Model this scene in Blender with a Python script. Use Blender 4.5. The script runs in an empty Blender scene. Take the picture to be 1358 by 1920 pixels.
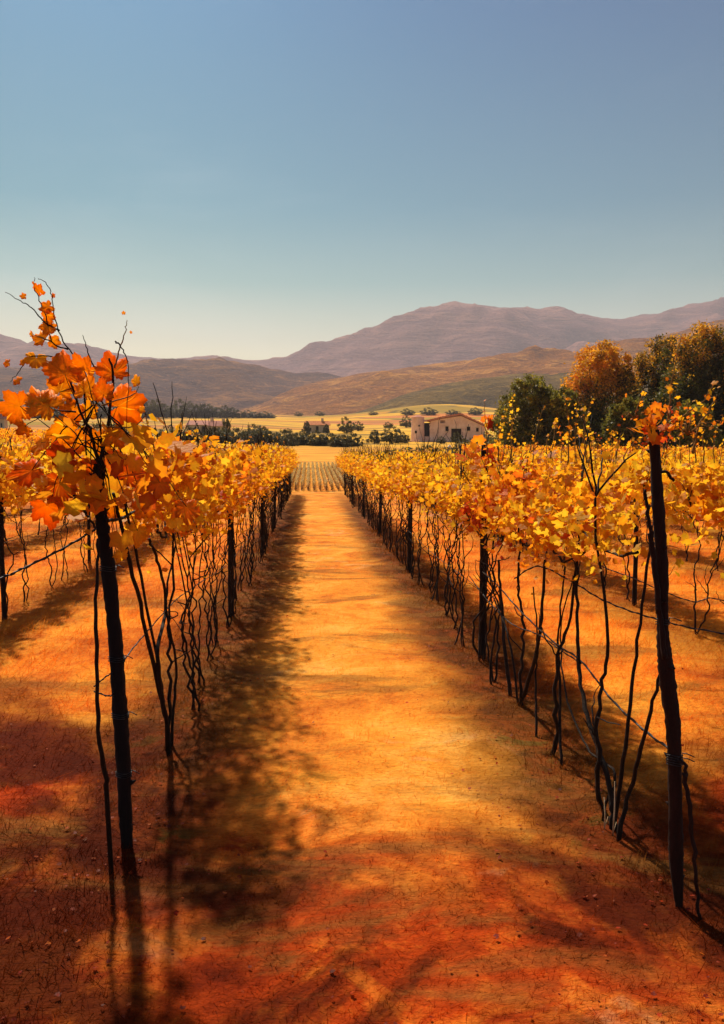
import bpy, math, random
import numpy as np
from mathutils import Vector, noise as mnoise, Matrix
random.seed(7); RNG = np.random.default_rng(7)
sc = bpy.context.scene
COL = sc.collection
R = math.radians
EYE = 1.8
PITCH = math.atan(114/1500); YAW = math.atan(97/1504.3)

# ------------------------------------------------------------------ camera
cam_d = bpy.data.cameras.new('camera'); cam = bpy.data.objects.new('camera', cam_d); COL.objects.link(cam)
cam_d.sensor_fit = 'VERTICAL'; cam_d.sensor_height = 36; cam_d.lens = 1500/1920*36
cam_d.clip_start = 0.05; cam_d.clip_end = 30000
cam.location = (0, 0, EYE); cam.rotation_euler = (math.pi/2-PITCH, 0, -YAW)
sc.camera = cam
CM = cam.rotation_euler.to_matrix()
def ray(px, py): return CM @ Vector((px-679, 960-py, -1500))
def pt(px, py, Y):
    v = ray(px, py); t = Y/v.y; return Vector((v.x*t, Y, EYE+v.z*t))
def ptx(px, py, X):
    v = ray(px, py); t = X/v.x; return Vector((X, v.y*t, EYE+v.z*t))

# ------------------------------------------------------------------ ground height
def sstep(a, b, v):
    t = np.clip((v-a)/(b-a), 0, 1); return t*t*(3-2*t)
def Hn(x, y):
    x = np.asarray(x, float); y = np.asarray(y, float)
    h = np.where(y > 34, 0.03*(y-34), 0)
    h = np.where(y > 150, 3.48+0.052*(y-150), h)
    h = np.where(y > 620, 27.9+0.006*(np.minimum(y, 3000)-620), h)
    h = h + np.minimum(0.05*np.maximum(-x-4, 0), 1.0)*sstep(2, 14, y)
    amp = sstep(90, 260, y)
    h = h + amp*(0.7*np.sin(x*0.021+y*0.013)+0.35*np.sin(x*0.047-y*0.029+1.3)+0.2*np.sin(y*.06+x*.01))
    h = h + 9.5*np.exp(-((x-100)/62)**2-((y-560)/75)**2)
    near = 1-sstep(30, 60, np.abs(y))
    h = h + near*0.012*(np.sin(x*3.1+y*1.7)+np.sin(y*4.3-x*2.2+.7)+.7*np.sin(x*7.7+y*5.1))
    return h
def H(x, y): return float(Hn(x, y))
def gD(px, py):
    v = ray(px, py)
    d = np.linspace(40, 610, 1500); hit = (EYE+v.z/v.y*d) <= Hn(v.x/v.y*d, d)
    i = np.argmax(hit); return float(d[i]) if hit.any() else 560.0

# ------------------------------------------------------------------ node helpers
def new_mat(name):
    m = bpy.data.materials.new(name); m.use_nodes = True
    nt = m.node_tree; nt.nodes.clear()
    return m, nt
class N:
    def __init__(s, nt): s.nt = nt
    def n(s, t, **kw):
        nd = s.nt.nodes.new(t)
        for k, v in kw.items():
            if k.startswith('i_'):
                key = k[2:].replace('_', ' ')
                nd.inputs[key].default_value = v
            else: setattr(nd, k, v)
        return nd
    def l(s, a, b): s.nt.links.new(a, b)
    def math(s, op, a, b=None, c=None, clamp=False):
        nd = s.nt.nodes.new('ShaderNodeMath'); nd.operation = op; nd.use_clamp = clamp
        for i, v in enumerate((a, b, c)):
            if v is None: continue
            if isinstance(v, (int, float)): nd.inputs[i].default_value = v
            else: s.l(v, nd.inputs[i])
        return nd.outputs[0]
    def ss(s, v, a, b):
        nd = s.nt.nodes.new('ShaderNodeMapRange'); nd.interpolation_type = 'SMOOTHSTEP'
        s.l(v, nd.inputs[0]); nd.inputs[1].default_value = a; nd.inputs[2].default_value = b
        return nd.outputs[0]
    def noise(s, vec, scale, detail=5, rough=.55, dist=0, off=None):
        nd = s.nt.nodes.new('ShaderNodeTexNoise'); nd.inputs['Scale'].default_value = scale
        nd.inputs['Detail'].default_value = detail; nd.inputs['Roughness'].default_value = rough
        nd.inputs['Distortion'].default_value = dist
        if off is not None:
            m = s.n('ShaderNodeMapping'); s.l(vec, m.inputs[0]); m.inputs[1].default_value = off; vec = m.outputs[0]
        s.l(vec, nd.inputs['Vector']); return nd.outputs['Fac']
    def mapv(s, vec, sca=(1, 1, 1), loc=(0, 0, 0), rot=(0, 0, 0)):
        m = s.n('ShaderNodeMapping'); s.l(vec, m.inputs[0])
        m.inputs['Scale'].default_value = sca; m.inputs['Location'].default_value = loc; m.inputs['Rotation'].default_value = rot
        return m.outputs[0]
    def ramp(s, f, stops):
        nd = s.nt.nodes.new('ShaderNodeValToRGB'); cr = nd.color_ramp
        while len(cr.elements) < len(stops): cr.elements.new(0.5)
        for e, (p, c) in zip(cr.elements, stops): e.position = p; e.color = (*c, 1)
        s.l(f, nd.inputs[0]); return nd.outputs[0]
    def mix(s, f, a, b, mode='MIX'):
        nd = s.nt.nodes.new('ShaderNodeMix'); nd.data_type = 'RGBA'; nd.blend_type = mode
        if isinstance(f, (int, float)): nd.inputs[0].default_value = f
        else: s.l(f, nd.inputs[0])
        for i, v in ((6, a), (7, b)):
            if isinstance(v, tuple): nd.inputs[i].default_value = (*v, 1)
            else: s.l(v, nd.inputs[i])
        return nd.outputs[2]
    def out(s, shader, disp=None):
        o = s.n('ShaderNodeOutputMaterial'); s.l(shader, o.inputs[0])
    def bump(s, h, strength, dist=0.02):
        b = s.n('ShaderNodeBump'); b.inputs['Strength'].default_value = strength; b.inputs['Distance'].default_value = dist
        s.l(h, b.inputs['Height']); return b.outputs[0]
    def pbr(s, col, rough=.8, normal=None, spec=.2):
        p = s.n('ShaderNodeBsdfPrincipled')
        if isinstance(col, tuple): p.inputs['Base Color'].default_value = (*col, 1)
        else: s.l(col, p.inputs['Base Color'])
        p.inputs['Roughness'].default_value = rough; p.inputs['Specular IOR Level'].default_value = spec
        if normal is not None: s.l(normal, p.inputs['Normal'])
        return p.outputs[0]

# ------------------------------------------------------------------ materials
def mat_leaf(name, stops, trans=.45, nscale=9):
    m, nt = new_mat(name); g = N(nt)
    a = g.n('ShaderNodeAttribute', attribute_name='tint')
    sep = g.n('ShaderNodeSeparateColor'); g.l(a.outputs['Color'], sep.inputs[0])
    tc = g.n('ShaderNodeTexCoord')
    nz = g.noise(tc.outputs['Object'], nscale, 4, .6)
    nz2 = g.noise(tc.outputs['Object'], nscale*7, 3, .6)
    f = g.math('ADD', sep.outputs[0], g.math('MULTIPLY', g.math('SUBTRACT', nz, .5), .35))
    f = g.math('ADD', f, g.math('MULTIPLY', g.math('SUBTRACT', sep.outputs[2], .45), .22), clamp=True)
    c = g.ramp(f, stops)
    br = g.math('MULTIPLY', sep.outputs[1], g.math('ADD', g.math('MULTIPLY', nz2, .5), .75))
    mul = g.n('ShaderNodeCombineColor')
    for i in range(3): g.l(br, mul.inputs[i])
    c = g.mix(1.0, c, mul.outputs[0], 'MULTIPLY')
    p = g.pbr(c, .55, g.bump(nz2, .4, .01), .25)
    t = g.n('ShaderNodeBsdfTranslucent'); g.l(c, t.inputs[0])
    ms = g.n('ShaderNodeMixShader'); ms.inputs[0].default_value = trans
    g.l(p, ms.inputs[1]); g.l(t.outputs[0], ms.inputs[2]); g.out(ms.outputs[0])
    return m
GOLD = [(0, (.98, .60, .03)), (.25, (.98, .46, .012)), (.5, (.93, .31, .01)), (.72, (.80, .15, .008)), (.88, (.62, .05, .012)), (1, (.32, .04, .015))]
M_LEAF = mat_leaf('vine_leaf_gold', GOLD, .66)
M_TREE = mat_leaf('tree_leaf', [(0, (.70, .50, .05)), (.18, (.40, .32, .03)), (.4, (.16, .16, .02)), (.6, (.07, .075, .015)), (.72, (.24, .15, .016)), (.85, (.92, .48, .02)), (1, (.85, .30, .025))], .5, .6)
M_BUSH = mat_leaf('bush_leaf', [(0, (.42, .34, .05)), (.4, (.17, .15, .025)), (.7, (.08, .075, .018)), (1, (.16, .09, .03))], .25, .5)

def mat_wood(name, c1, c2, sc_=18, bump=.8):
    m, nt = new_mat(name); g = N(nt); tc = g.n('ShaderNodeTexCoord')
    v = g.mapv(tc.outputs['Object'], (1, 1, .18))
    a = g.noise(v, sc_, 6, .65, .6); b = g.noise(tc.outputs['Object'], sc_*4, 4, .6)
    c = g.ramp(g.math('ADD', g.math('MULTIPLY', a, .7), g.math('MULTIPLY', b, .3)), [(.3, c1), (.72, c2)])
    g.out(g.pbr(c, .85, g.bump(a, bump, .01), .25)); return m
M_POST = mat_wood('weathered_post_wood', (.003, .002, .003), (.014, .008, .010), 34, 1.0)
M_POST2 = mat_wood('reddish_post_wood', (.006, .003, .003), (.034, .011, .008), 34, 1.0)
M_VINE = mat_wood('dark_vine_bark', (.004, .003, .003), (.03, .015, .010), 60)
M_TWIG = mat_wood('pale_twig_bark', (.12, .05, .012), (.42, .24, .06), 60)
M_TRUNK = mat_wood('tree_bark', (.02, .014, .010), (.09, .06, .04), 5)
def mat_simple(name, c1, c2, s=8, rough=.85, bump=.4, metal=0):
    m, nt = new_mat(name); g = N(nt); tc = g.n('ShaderNodeTexCoord')
    a = g.noise(tc.outputs['Object'], s, 6, .6)
    p = g.n('ShaderNodeBsdfPrincipled'); g.l(g.ramp(a, [(.35, c1), (.65, c2)]), p.inputs['Base Color'])
    p.inputs['Roughness'].default_value = rough; p.inputs['Metallic'].default_value = metal
    p.inputs['Specular IOR Level'].default_value = .25
    g.l(g.bump(a, bump, .02), p.inputs['Normal']); g.out(p.outputs[0]); return m
M_WIRE = mat_simple('blued_wire', (.012, .014, .018), (.06, .065, .075), 40, .5, .3, .6)
M_WALL = mat_simple('pink_plaster', (.68, .44, .37), (.86, .64, .55), .9, .9, .5)
M_WALL2 = mat_simple('cream_plaster', (.55, .42, .28), (.7, .58, .42), .9, .9, .4)
M_ROOF = mat_simple('red_clay_tiles', (.40, .14, .10), (.56, .26, .20), 2.5, .9, .6)
M_ROOFO = mat_simple('orange_clay_tiles', (.5, .14, .04), (.72, .26, .09), 2.5, .9, .6)
M_DARK = mat_simple('dark_opening', (.02, .015, .015), (.05, .035, .03), 2, .9, .2)
M_STONE = mat_simple('pale_stone', (.6, .57, .5), (.8, .78, .7), 6, .8, .6)
M_STRAW = mat_simple('pale_straw', (.5, .3, .14), (.75, .6, .4), 20, .8, .2)

def mat_ground(grass=False):
    m, nt = new_mat('dry_grass' if grass else 'vineyard_soil'); g = N(nt)
    tc = g.n('ShaderNodeTexCoord'); P = tc.outputs['Object']
    sep = g.n('ShaderNodeSeparateXYZ'); g.l(P, sep.inputs[0]); X, Y = sep.outputs[0], sep.outputs[1]
    flat = g.mapv(P, (1, 1, 0))
    w1 = g.math('MULTIPLY', g.math('SUBTRACT', g.noise(flat, .9, 4, .6), .5), 2.0)
    w2 = g.math('MULTIPLY', g.math('SUBTRACT', g.noise(flat, 2.3, 5, .62, off=(7, 3, 0)), .5), 1.6)
    big = g.noise(g.mapv(flat, (.8, 1.0, 1)), .8, 6, .62, .7, off=(3.1, 11.2, 0))
    mid = g.noise(flat, 3.2, 6, .65, .9, off=(1, 5, 0))
    stroke = g.noise(g.mapv(flat, (14, 60, 1), rot=(0, 0, .25)), 1.0, 4, .6, 1.2)
    fine = g.noise(flat, 38, 5, .7, .5)
    # trodden path / dry grass
    f = g.math('ADD', g.math('MULTIPLY', big, .6), g.math('MULTIPLY', mid, .4))
    gold = g.ramp(f, [(.33, (.40, .09, .012)), (.43, (.66, .20, .02)), (.52, (.76, .29, .030)), (.62, (.80, .38, .065)), (.72, (.54, .16, .018))])
    # burnt orange soil beside
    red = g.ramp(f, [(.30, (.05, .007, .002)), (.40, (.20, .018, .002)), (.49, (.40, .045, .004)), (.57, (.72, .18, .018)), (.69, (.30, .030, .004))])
    # pale bare patches
    bare = g.ss(g.noise(flat, 1.3, 6, .6, 1.0, off=(21, 2, 0)), .58, .70)
    # distance of the boundary of the red soil near the camera, darkened for foreground shade
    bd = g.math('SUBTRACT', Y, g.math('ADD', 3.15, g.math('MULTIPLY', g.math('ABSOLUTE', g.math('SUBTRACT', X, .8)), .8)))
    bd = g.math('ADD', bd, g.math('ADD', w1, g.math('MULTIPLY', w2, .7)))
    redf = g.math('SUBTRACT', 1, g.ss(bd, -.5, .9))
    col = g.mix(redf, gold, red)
    # off-path ground: more orange, less cream
    off = g.math('MAXIMUM', g.ss(X, 1.2, 2.0), g.ss(g.math('MULTIPLY', X, -1), .7, 1.5))
    offc = g.ramp(f, [(.32, (.36, .06, .008)), (.46, (.66, .17, .015)), (.58, (.84, .33, .03)), (.7, (.62, .17, .02))])
    offm = g.math('MULTIPLY', off, g.math('SUBTRACT', 1, redf))
    col = g.mix(g.math('MULTIPLY', offm, .85), col, offc)
    col = g.mix(g.math('MULTIPLY', bare, g.math('MULTIPLY', g.math('SUBTRACT', 1, off), .25)), col, (.80, .56, .30))
    # vine shade painted as dark strips under the rows, with weeds and litter
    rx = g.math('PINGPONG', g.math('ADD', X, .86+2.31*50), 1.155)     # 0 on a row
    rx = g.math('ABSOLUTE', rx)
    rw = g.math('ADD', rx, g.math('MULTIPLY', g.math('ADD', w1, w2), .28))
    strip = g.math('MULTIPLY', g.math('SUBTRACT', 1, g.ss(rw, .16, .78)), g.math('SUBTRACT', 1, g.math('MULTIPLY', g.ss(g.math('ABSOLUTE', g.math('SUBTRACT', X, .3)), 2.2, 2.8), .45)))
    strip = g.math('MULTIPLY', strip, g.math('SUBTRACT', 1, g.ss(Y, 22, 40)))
    rowshade = g.ramp(mid, [(.35, (.012, .004, .002)), (.47, (.050, .012, .003)), (.57, (.14, .022, .005)), (.66, (.05, .035, .006))])
    col = g.mix(g.math('MULTIPLY', strip, g.math('MULTIPLY', g.ss(Y, 1.6, 3.6), .9)), col, rowshade)
    # foreground shade painted into the red soil as dark patches
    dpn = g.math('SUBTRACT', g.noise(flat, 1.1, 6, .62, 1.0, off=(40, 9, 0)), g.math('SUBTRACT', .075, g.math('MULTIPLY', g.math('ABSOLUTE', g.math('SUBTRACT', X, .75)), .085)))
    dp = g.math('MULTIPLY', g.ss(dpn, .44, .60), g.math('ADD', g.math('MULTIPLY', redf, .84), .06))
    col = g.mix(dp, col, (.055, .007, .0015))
    wd = g.math('MULTIPLY', g.ss(g.noise(g.mapv(flat, (.45, 1.2, 1)), 1.0, 6, .65, 1.0, off=(14, 29, 0)), .52, .64), .62)
    col = g.mix(wd, col, (.20, .085, .018))
    # texture of dry blades
    tx = g.math('ADD', g.math('MULTIPLY', stroke, .6), g.math('MULTIPLY', fine, .4))
    tv = g.ramp(tx, [(.3, (.62, .58, .5)), (.5, (1, 1, 1)), (.7, (1.25, 1.3, 1.3))])
    col = g.mix(g.math('SUBTRACT', 1, g.ss(Y, 30, 60)), col, g.mix(1, col, tv, 'MULTIPLY'))
    # far fields
    fv = g.mapv(P, (.013, .045, 0), rot=(0, 0, .12))
    nw = g.n('ShaderNodeTexNoise', i_Scale=1.2, i_Detail=2.0); g.l(fv, nw.inputs[0])
    vadd = g.n('ShaderNodeVectorMath', operation='MULTIPLY_ADD'); g.l(nw.outputs['Color'], vadd.inputs[0]); vadd.inputs[1].default_value = (.5, .5, 0); g.l(fv, vadd.inputs[2])
    vo = g.n('ShaderNodeTexVoronoi', voronoi_dimensions='2D', i_Scale=1.0); g.l(vadd.outputs[0], vo.inputs['Vector'])
    s2 = g.n('ShaderNodeSeparateColor'); g.l(vo.outputs['Color'], s2.inputs[0])
    fc = g.ramp(s2.outputs[0], [(0, (.74, .38, .03)), (.3, (.90, .52, .06)), (.5, (.58, .27, .03)), (.68, (.66, .20, .06)), (.84, (.26, .17, .025)), (1, (.82, .44, .04))])
    fn = g.noise(g.mapv(P, (.05, .16, 0)), 1.0, 6, .65, .4)
    fc = g.mix(g.math('MULTIPLY', g.ss(fn, .45, .68), .6), fc, (.26, .17, .055))
    ve = g.n('ShaderNodeTexVoronoi', voronoi_dimensions='2D', feature='DISTANCE_TO_EDGE', i_Scale=1.0); g.l(vadd.outputs[0], ve.inputs['Vector'])
    ed = g.math('SUBTRACT', 1, g.ss(ve.outputs['Distance'], .015, .06))
    fc = g.mix(g.math('MULTIPLY', ed, .75), fc, (.10, .085, .035))
    nearf = g.ramp(g.noise(g.mapv(P, (.12, .3, 0)), 1, 5, .6), [(.35, (.52, .19, .02)), (.6, (.80, .38, .045))])
    fc = g.mix(g.ss(Y, 95, 130), nearf, fc)
    fc = g.mix(g.ss(Y, 560, 640), fc, (.16, .10, .05))
    col = g.mix(g.ss(g.math('ADD', Y, g.math('MULTIPLY', w1, 6)), 33, 52), col, fc)
    bh = g.math('ADD', g.math('MULTIPLY', stroke, .25), g.math('ADD', g.math('MULTIPLY', fine, .5), g.math('MULTIPLY', mid, 1.2)))
    if grass:
        col = g.mix(1, col, (1.35, 1.3, 1.25), 'MULTIPLY')
        t = g.n('ShaderNodeBsdfTranslucent'); g.l(col, t.inputs[0]); ms = g.n('ShaderNodeMixShader'); ms.inputs[0].default_value = .55
        d = g.n('ShaderNodeBsdfDiffuse'); g.l(col, d.inputs[0]); g.l(d.outputs[0], ms.inputs[1]); g.l(t.outputs[0], ms.inputs[2]); g.out(ms.outputs[0]); return m
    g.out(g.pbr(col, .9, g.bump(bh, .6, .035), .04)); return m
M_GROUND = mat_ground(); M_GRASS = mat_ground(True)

def mat_hill(name, stops, sx=.004, dark=(.10, .07, .06), lightc=(.6, .38, .3)):
    m, nt = new_mat(name); g = N(nt); tc = g.n('ShaderNodeTexCoord'); P = tc.outputs['Object']
    a = g.noise(g.mapv(P, (sx, sx, sx*4)), 1.0, 8, .62, .8)
    b = g.noise(g.mapv(P, (sx*3, sx*2, sx*14), rot=(0, .22, 0)), 1.0, 8, .7, 1.5, off=(3, 1, 7))
    c = g.ramp(a, stops)
    c = g.mix(g.math('MULTIPLY', g.ss(b, .50, .62), .55), c, lightc)
    c = g.mix(g.math('MULTIPLY', g.math('SUBTRACT', 1, g.ss(b, .34, .46)), .5), c, dark)
    d = g.noise(g.mapv(P, (sx*14, sx*14, sx*30)), 1.0, 5, .7)
    c = g.mix(g.math('MULTIPLY', g.ss(d, .55, .7), .35), c, dark)
    e_ = g.noise(g.mapv(P, (sx*55, sx*40, sx*80)), 1.0, 3, .7)
    c = g.mix(g.math('MULTIPLY', g.ss(e_, .54, .64), .5), c, dark)
    c = g.mix(g.math('MULTIPLY', g.math('SUBTRACT', 1, g.ss(e_, .36, .44)), .35), c, lightc)
    g.out(g.pbr(c, .95, g.bump(g.math('ADD', b, g.math('MULTIPLY', d, .4)), 1.0, 30), .05)); return m

# ------------------------------------------------------------------ mesh helpers
class MB:
    def __init__(s): s.v = []; s.f = []
    def add(s, vs, fs):
        o = len(s.v); s.v += [tuple(p) for p in vs]; s.f += [tuple(i+o for i in f) for f in fs]
    def tube(s, pts, rad, sides=6, rough=0.0, cap=True):
        pts = [Vector(p) for p in pts]; n = len(pts)
        if not isinstance(rad, (list, tuple)): rad = [rad]*n
        vs = []; fs = []
        ref = Vector((0.31, .94, .13)).normalized()
        for i, p in enumerate(pts):
            t = (pts[min(i+1, n-1)]-pts[max(i-1, 0)]).normalized()
            r0 = ref if abs(t.dot(ref)) < .9 else Vector((1, 0, 0))
            a = t.cross(r0).normalized(); b = t.cross(a)
            for k in range(sides):
                an = 2*math.pi*k/sides
                rr = rad[i]*(1+rough*(random.random()-.5)*2)
                vs.append(p+(a*math.cos(an)+b*math.sin(an))*rr)
        for i in range(n-1):
            for k in range(sides):
                k2 = (k+1) % sides
                fs.append((i*sides+k, i*sides+k2, (i+1)*sides+k2, (i+1)*sides+k))
        if cap:
            fs.append(tuple(reversed(range(sides)))); fs.append(tuple((n-1)*sides+k for k in range(sides)))
        s.add(vs, fs)
    def box(s, c, d, rz=0):
        cx, cy, cz = c; hx, hy, hz = d[0]/2, d[1]/2, d[2]/2
        cs, sn = math.cos(rz), math.sin(rz)
        vs = []
        for x in (-hx, hx):
            for y in (-hy, hy):
                for z in (-hz, hz): vs.append((cx+x*cs-y*sn, cy+x*sn+y*cs, cz+z))
        s.add(vs, [(0, 1, 3, 2), (4, 6, 7, 5), (0, 4, 5, 1), (2, 3, 7, 6), (0, 2, 6, 4), (1, 5, 7, 3)])
    def prism(s, poly, y0, y1):    # poly of (x, z), counter-clockwise seen from -y
        n = len(poly)
        vs = [(x, y0, z) for x, z in poly]+[(x, y1, z) for x, z in poly]
        s.add(vs, [tuple(range(n)), tuple(reversed(range(n, 2*n)))]+[(i, i+n, (i+1) % n+n, (i+1) % n) for i in range(n)])
    def build(s, name, mat, parent=None, smooth=True):
        me = bpy.data.meshes.new(name); me.from_pydata(s.v, [], s.f); me.update()
        return link(name, me, mat, parent, smooth)
def link(name, me, mat, parent=None, smooth=True):
    if mat is not None: me.materials.append(mat)
    if smooth: me.polygons.foreach_set('use_smooth', [True]*len(me.polygons))
    o = bpy.data.objects.new(name, me); COL.objects.link(o)
    if parent is not None: o.parent = parent
    return o
def np_mesh(name, V, F, tint=None):
    me = bpy.data.meshes.new(name); nv, nf, k = len(V), len(F), F.shape[1]
    me.vertices.add(nv); me.vertices.foreach_set('co', V.astype(np.float32).ravel())
    me.loops.add(nf*k); me.loops.foreach_set('vertex_index', F.astype(np.int32).ravel())
    me.polygons.add(nf); me.polygons.foreach_set('loop_start', np.arange(0, nf*k, k, dtype=np.int32))
    me.update(calc_edges=True)
    if tint is not None:
        a = me.attributes.new('tint', 'FLOAT_COLOR', 'POINT')
        a.data.foreach_set('color', np.c_[tint, np.ones(nv)].astype(np.float32).ravel())
    return me
def tag(o, label, cat, group=None, kind=None):
    if label: o['label'] = label
    if cat: o['category'] = cat
    if group: o['group'] = group
    if kind: o['kind'] = kind
    return o
def empty(name, loc, rz=0):
    o = bpy.data.objects.new(name, None); COL.objects.link(o); o.location = loc; o.rotation_euler.z = rz
    o.empty_display_size = .2; return o
def smoothline(pts, sub=5, jit=0.0):
    P = [Vector(p) for p in pts]
    if len(P) < 3: 
        P = [P[0], (P[0]+P[-1])/2, P[-1]]
    out = []
    for i in range(len(P)-1):
        p0 = P[max(i-1, 0)]; p1 = P[i]; p2 = P[i+1]; p3 = P[min(i+2, len(P)-1)]
        for k in range(sub):
            t = k/sub
            q = .5*((2*p1)+(p2-p0)*t+(2*p0-5*p1+4*p2-p3)*t*t+(3*p1-3*p2+p3-p0)*t**3)
            if jit and (i or k): q = q+Vector((random.gauss(0, jit), random.gauss(0, jit), random.gauss(0, jit)*.5))
            out.append(q)
    out.append(P[-1]); return out

# ---- leaf templates: vertices in the xy plane (stalk at origin, leaf along +y), B = 0 centre .. 1 rim
def leaf_template(kind):
    if kind == 'hi':      # lobed, toothed vine leaf with two rings, cupped
        out = []
        lobes = [(90, 1.0), (35, .88), (145, .88), (-22, .68), (202, .68)]
        for a in np.linspace(-75, 255, 45):
            r = .45
            for la, lr in lobes:
                d = abs((a-la+180) % 360-180)
                r = max(r, lr*(1-(d/34)**1.4*.36) if d < 34 else 0)
            if abs(a-90) > 150: r *= .75
            r *= 1+.045*math.sin(a*.7)+.05*(1 if int(a/7.5) % 2 else -1)
            out.append((r*math.cos(R(a)), r*math.sin(R(a))+.25))
        out = np.array(out); ctr = np.array([0, .25]); inner = ctr+(out-ctr)*.55
        n = len(out)
        V = np.zeros((2*n+1, 3)); V[0, :2] = ctr; V[1:n+1, :2] = inner; V[n+1:, :2] = out
        rr = np.hypot(V[:, 0], V[:, 1]-.25); an = np.arctan2(V[:, 1]-.25, V[:, 0])
        V[:, 2] = .22*rr**2+.07*np.cos(5*(an-np.pi/2))*rr-.25*np.maximum(rr-.6, 0)
        F = []
        for i in range(n-1):
            F.append((0, 1+i, 2+i)); F.append((1+i, n+1+i, n+2+i)); F.append((1+i, n+2+i, 2+i))
        B = np.r_[0, np.full(n, .5), np.full(n, 1.)]
    elif kind == 'mid':
        ang = [-60, -20, 10, 38, 62, 90, 118, 142, 170, 200, 240]
        rad = [.50, .80, .66, .97, .78, 1.06, .78, .97, .66, .80, .50]
        V = [(0, .2, 0)]+[(r*math.cos(R(a)), r*math.sin(R(a))+.2, .25*r*r-.12*(r > .8)) for a, r in zip(ang, rad)]
        V = np.array(V); n = len(ang); F = [(0, i, i+1) for i in range(1, n)]; B = np.r_[0, np.ones(n)]
    elif kind == 'low':
        V = np.array([(0, -.2, 0), (.75, .15, .2), (.5, .85, .05), (-.1, 1.1, .25), (-.75, .3, .1)]); F = [(0, 1, 2), (0, 2, 3), (0, 3, 4)]; B = np.array([0, 1, 1, 1, 1.])
    else:
        V = np.array([(-.55, -.3, 0), (.6, -.2, .1), (.1, .95, 0)]); F = [(0, 1, 2)]; B = np.array([.2, .6, .8])
    return np.array(V, float), np.array(F, int), np.array(B, float)
TPL = {k: leaf_template(k) for k in ('hi', 'mid', 'low', 'tri')}
def leaves(pos, size, hue, bright, kind='mid', up=0.3, rng=RNG, xyscale=None):
    """batch of leaves -> V, F, tint"""
    V, F, B = TPL[kind]; n = len(pos)
    nrm = rng.normal(size=(n, 3)); nrm[:, 2] += up; nrm /= np.linalg.norm(nrm, axis=1)[:, None]
    t = rng.normal(size=(n, 3)); t[:, 2] -= .5; t -= (t*nrm).sum(1)[:, None]*nrm; t /= np.linalg.norm(t, axis=1)[:, None]
    b = np.cross(t, nrm)
    sx = size*rng.uniform(.8, 1.15, n)
    P = (V[None, :, 0, None]*b[:, None, :]*sx[:, None, None]+V[None, :, 1, None]*t[:, None, :]*size[:, None, None]+V[None, :, 2, None]*nrm[:, None, :]*(size*rng.uniform(-1, 1.6, n))[:, None, None])
    P += pos[:, None, :]
    FF = (F[None]+(np.arange(n)*len(V))[:, None, None]).reshape(-1, 3)
    T = np.zeros((n, len(V), 3)); T[..., 0] = hue[:, None]; T[..., 1] = bright[:, None]; T[..., 2] = B[None]
    return P.reshape(-1, 3), FF, T.reshape(-1, 3)
def join(parts):
    Vs, Fs, Ts, o = [], [], [], 0
    for V, F, T in parts: Vs.append(V); Fs.append(F+o); Ts.append(T); o += len(V)
    return np.concatenate(Vs), np.concatenate(Fs), np.concatenate(Ts)

# ------------------------------------------------------------------ terrain
xs = np.concatenate([-np.geomspace(7000, 9, 46), np.linspace(-8.8, 8.8, 130), np.geomspace(9, 7000, 46)])
ys = np.concatenate([[-300, -60, -20, -8], np.linspace(-3, 14, 120), np.geomspace(14.2, 700, 130), [900, 1200, 1800, 2600, 4000, 7000]])
XX, YY = np.meshgrid(xs, ys); ZZ = Hn(XX, YY)
nx, ny = len(xs), len(ys)
ii = (np.arange(ny-1)[:, None]*nx+np.arange(nx-1)[None]).ravel()
me = np_mesh('ground', np.c_[XX.ravel(), YY.ravel(), ZZ.ravel()], np.c_[ii, ii+1, ii+nx+1, ii+nx])
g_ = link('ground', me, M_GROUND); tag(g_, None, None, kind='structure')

# dry grass blades over the path, taking the colour of the soil they grow in
nb = 150000
yy = 2.0+18*RNG.random(nb)**1.5; xx = RNG.uniform(-1, 1, nb)*(1.2+yy*.55)+yy*.07
offp = sstep(.9, 1.5, np.abs(xx-.3)); hh = RNG.uniform(.008, .026, nb)*(1+.8*(RNG.random(nb) > .93))*(1+1.3*offp+3.2*offp*sstep(4.5, 7, yy)*(.5+.5*np.sin(xx*5.3+yy*2.9)*np.sin(yy*4.1-xx*2))); ww = RNG.uniform(.0009, .0022, nb)*(.7+yy*.12)
an = RNG.uniform(0, 2*np.pi, nb); lean = RNG.uniform(.3, 2.4, nb)*hh; la = RNG.normal(.4, 1.1, nb)
base = np.c_[xx, yy, Hn(xx, yy)-.002]
dx = np.c_[np.cos(an)*ww, np.sin(an)*ww, np.zeros(nb)]
tip = base+np.c_[np.cos(la)*lean, np.sin(la)*lean, hh]
V = np.stack([base-dx, base+dx, tip], 1).reshape(-1, 3); F = np.arange(nb*3).reshape(-1, 3)
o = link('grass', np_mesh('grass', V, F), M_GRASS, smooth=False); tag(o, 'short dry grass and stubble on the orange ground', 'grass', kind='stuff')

# weeds at the feet of the rows
nb = 26000
rowc = RNG.choice([-.86, 1.45, -3.3, 3.76], nb, p=[.38, .38, .12, .12]); yy = 2.3+16*RNG.random(nb)**1.4
tuft = np.sin(yy*5.1+rowc*3)+np.sin(yy*11.7+rowc)+.6*np.sin(yy*2.3+rowc*7)
keep = RNG.random(nb) < np.clip(.35+.4*tuft, .04, 1); yy = yy[keep]; rowc = rowc[keep]; nb = len(yy)
xx = rowc+RNG.normal(0, .13, nb); hh = RNG.uniform(.025, .09, nb); ww = RNG.uniform(.001, .0022, nb)*(.7+yy*.1)
an = RNG.uniform(0, 2*np.pi, nb); lean = RNG.uniform(.2, 1.1, nb)*hh; la = RNG.uniform(0, 6.28, nb)
base = np.c_[xx, yy, Hn(xx, yy)-.003]; dx = np.c_[np.cos(an)*ww, np.sin(an)*ww, np.zeros(nb)]
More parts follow.
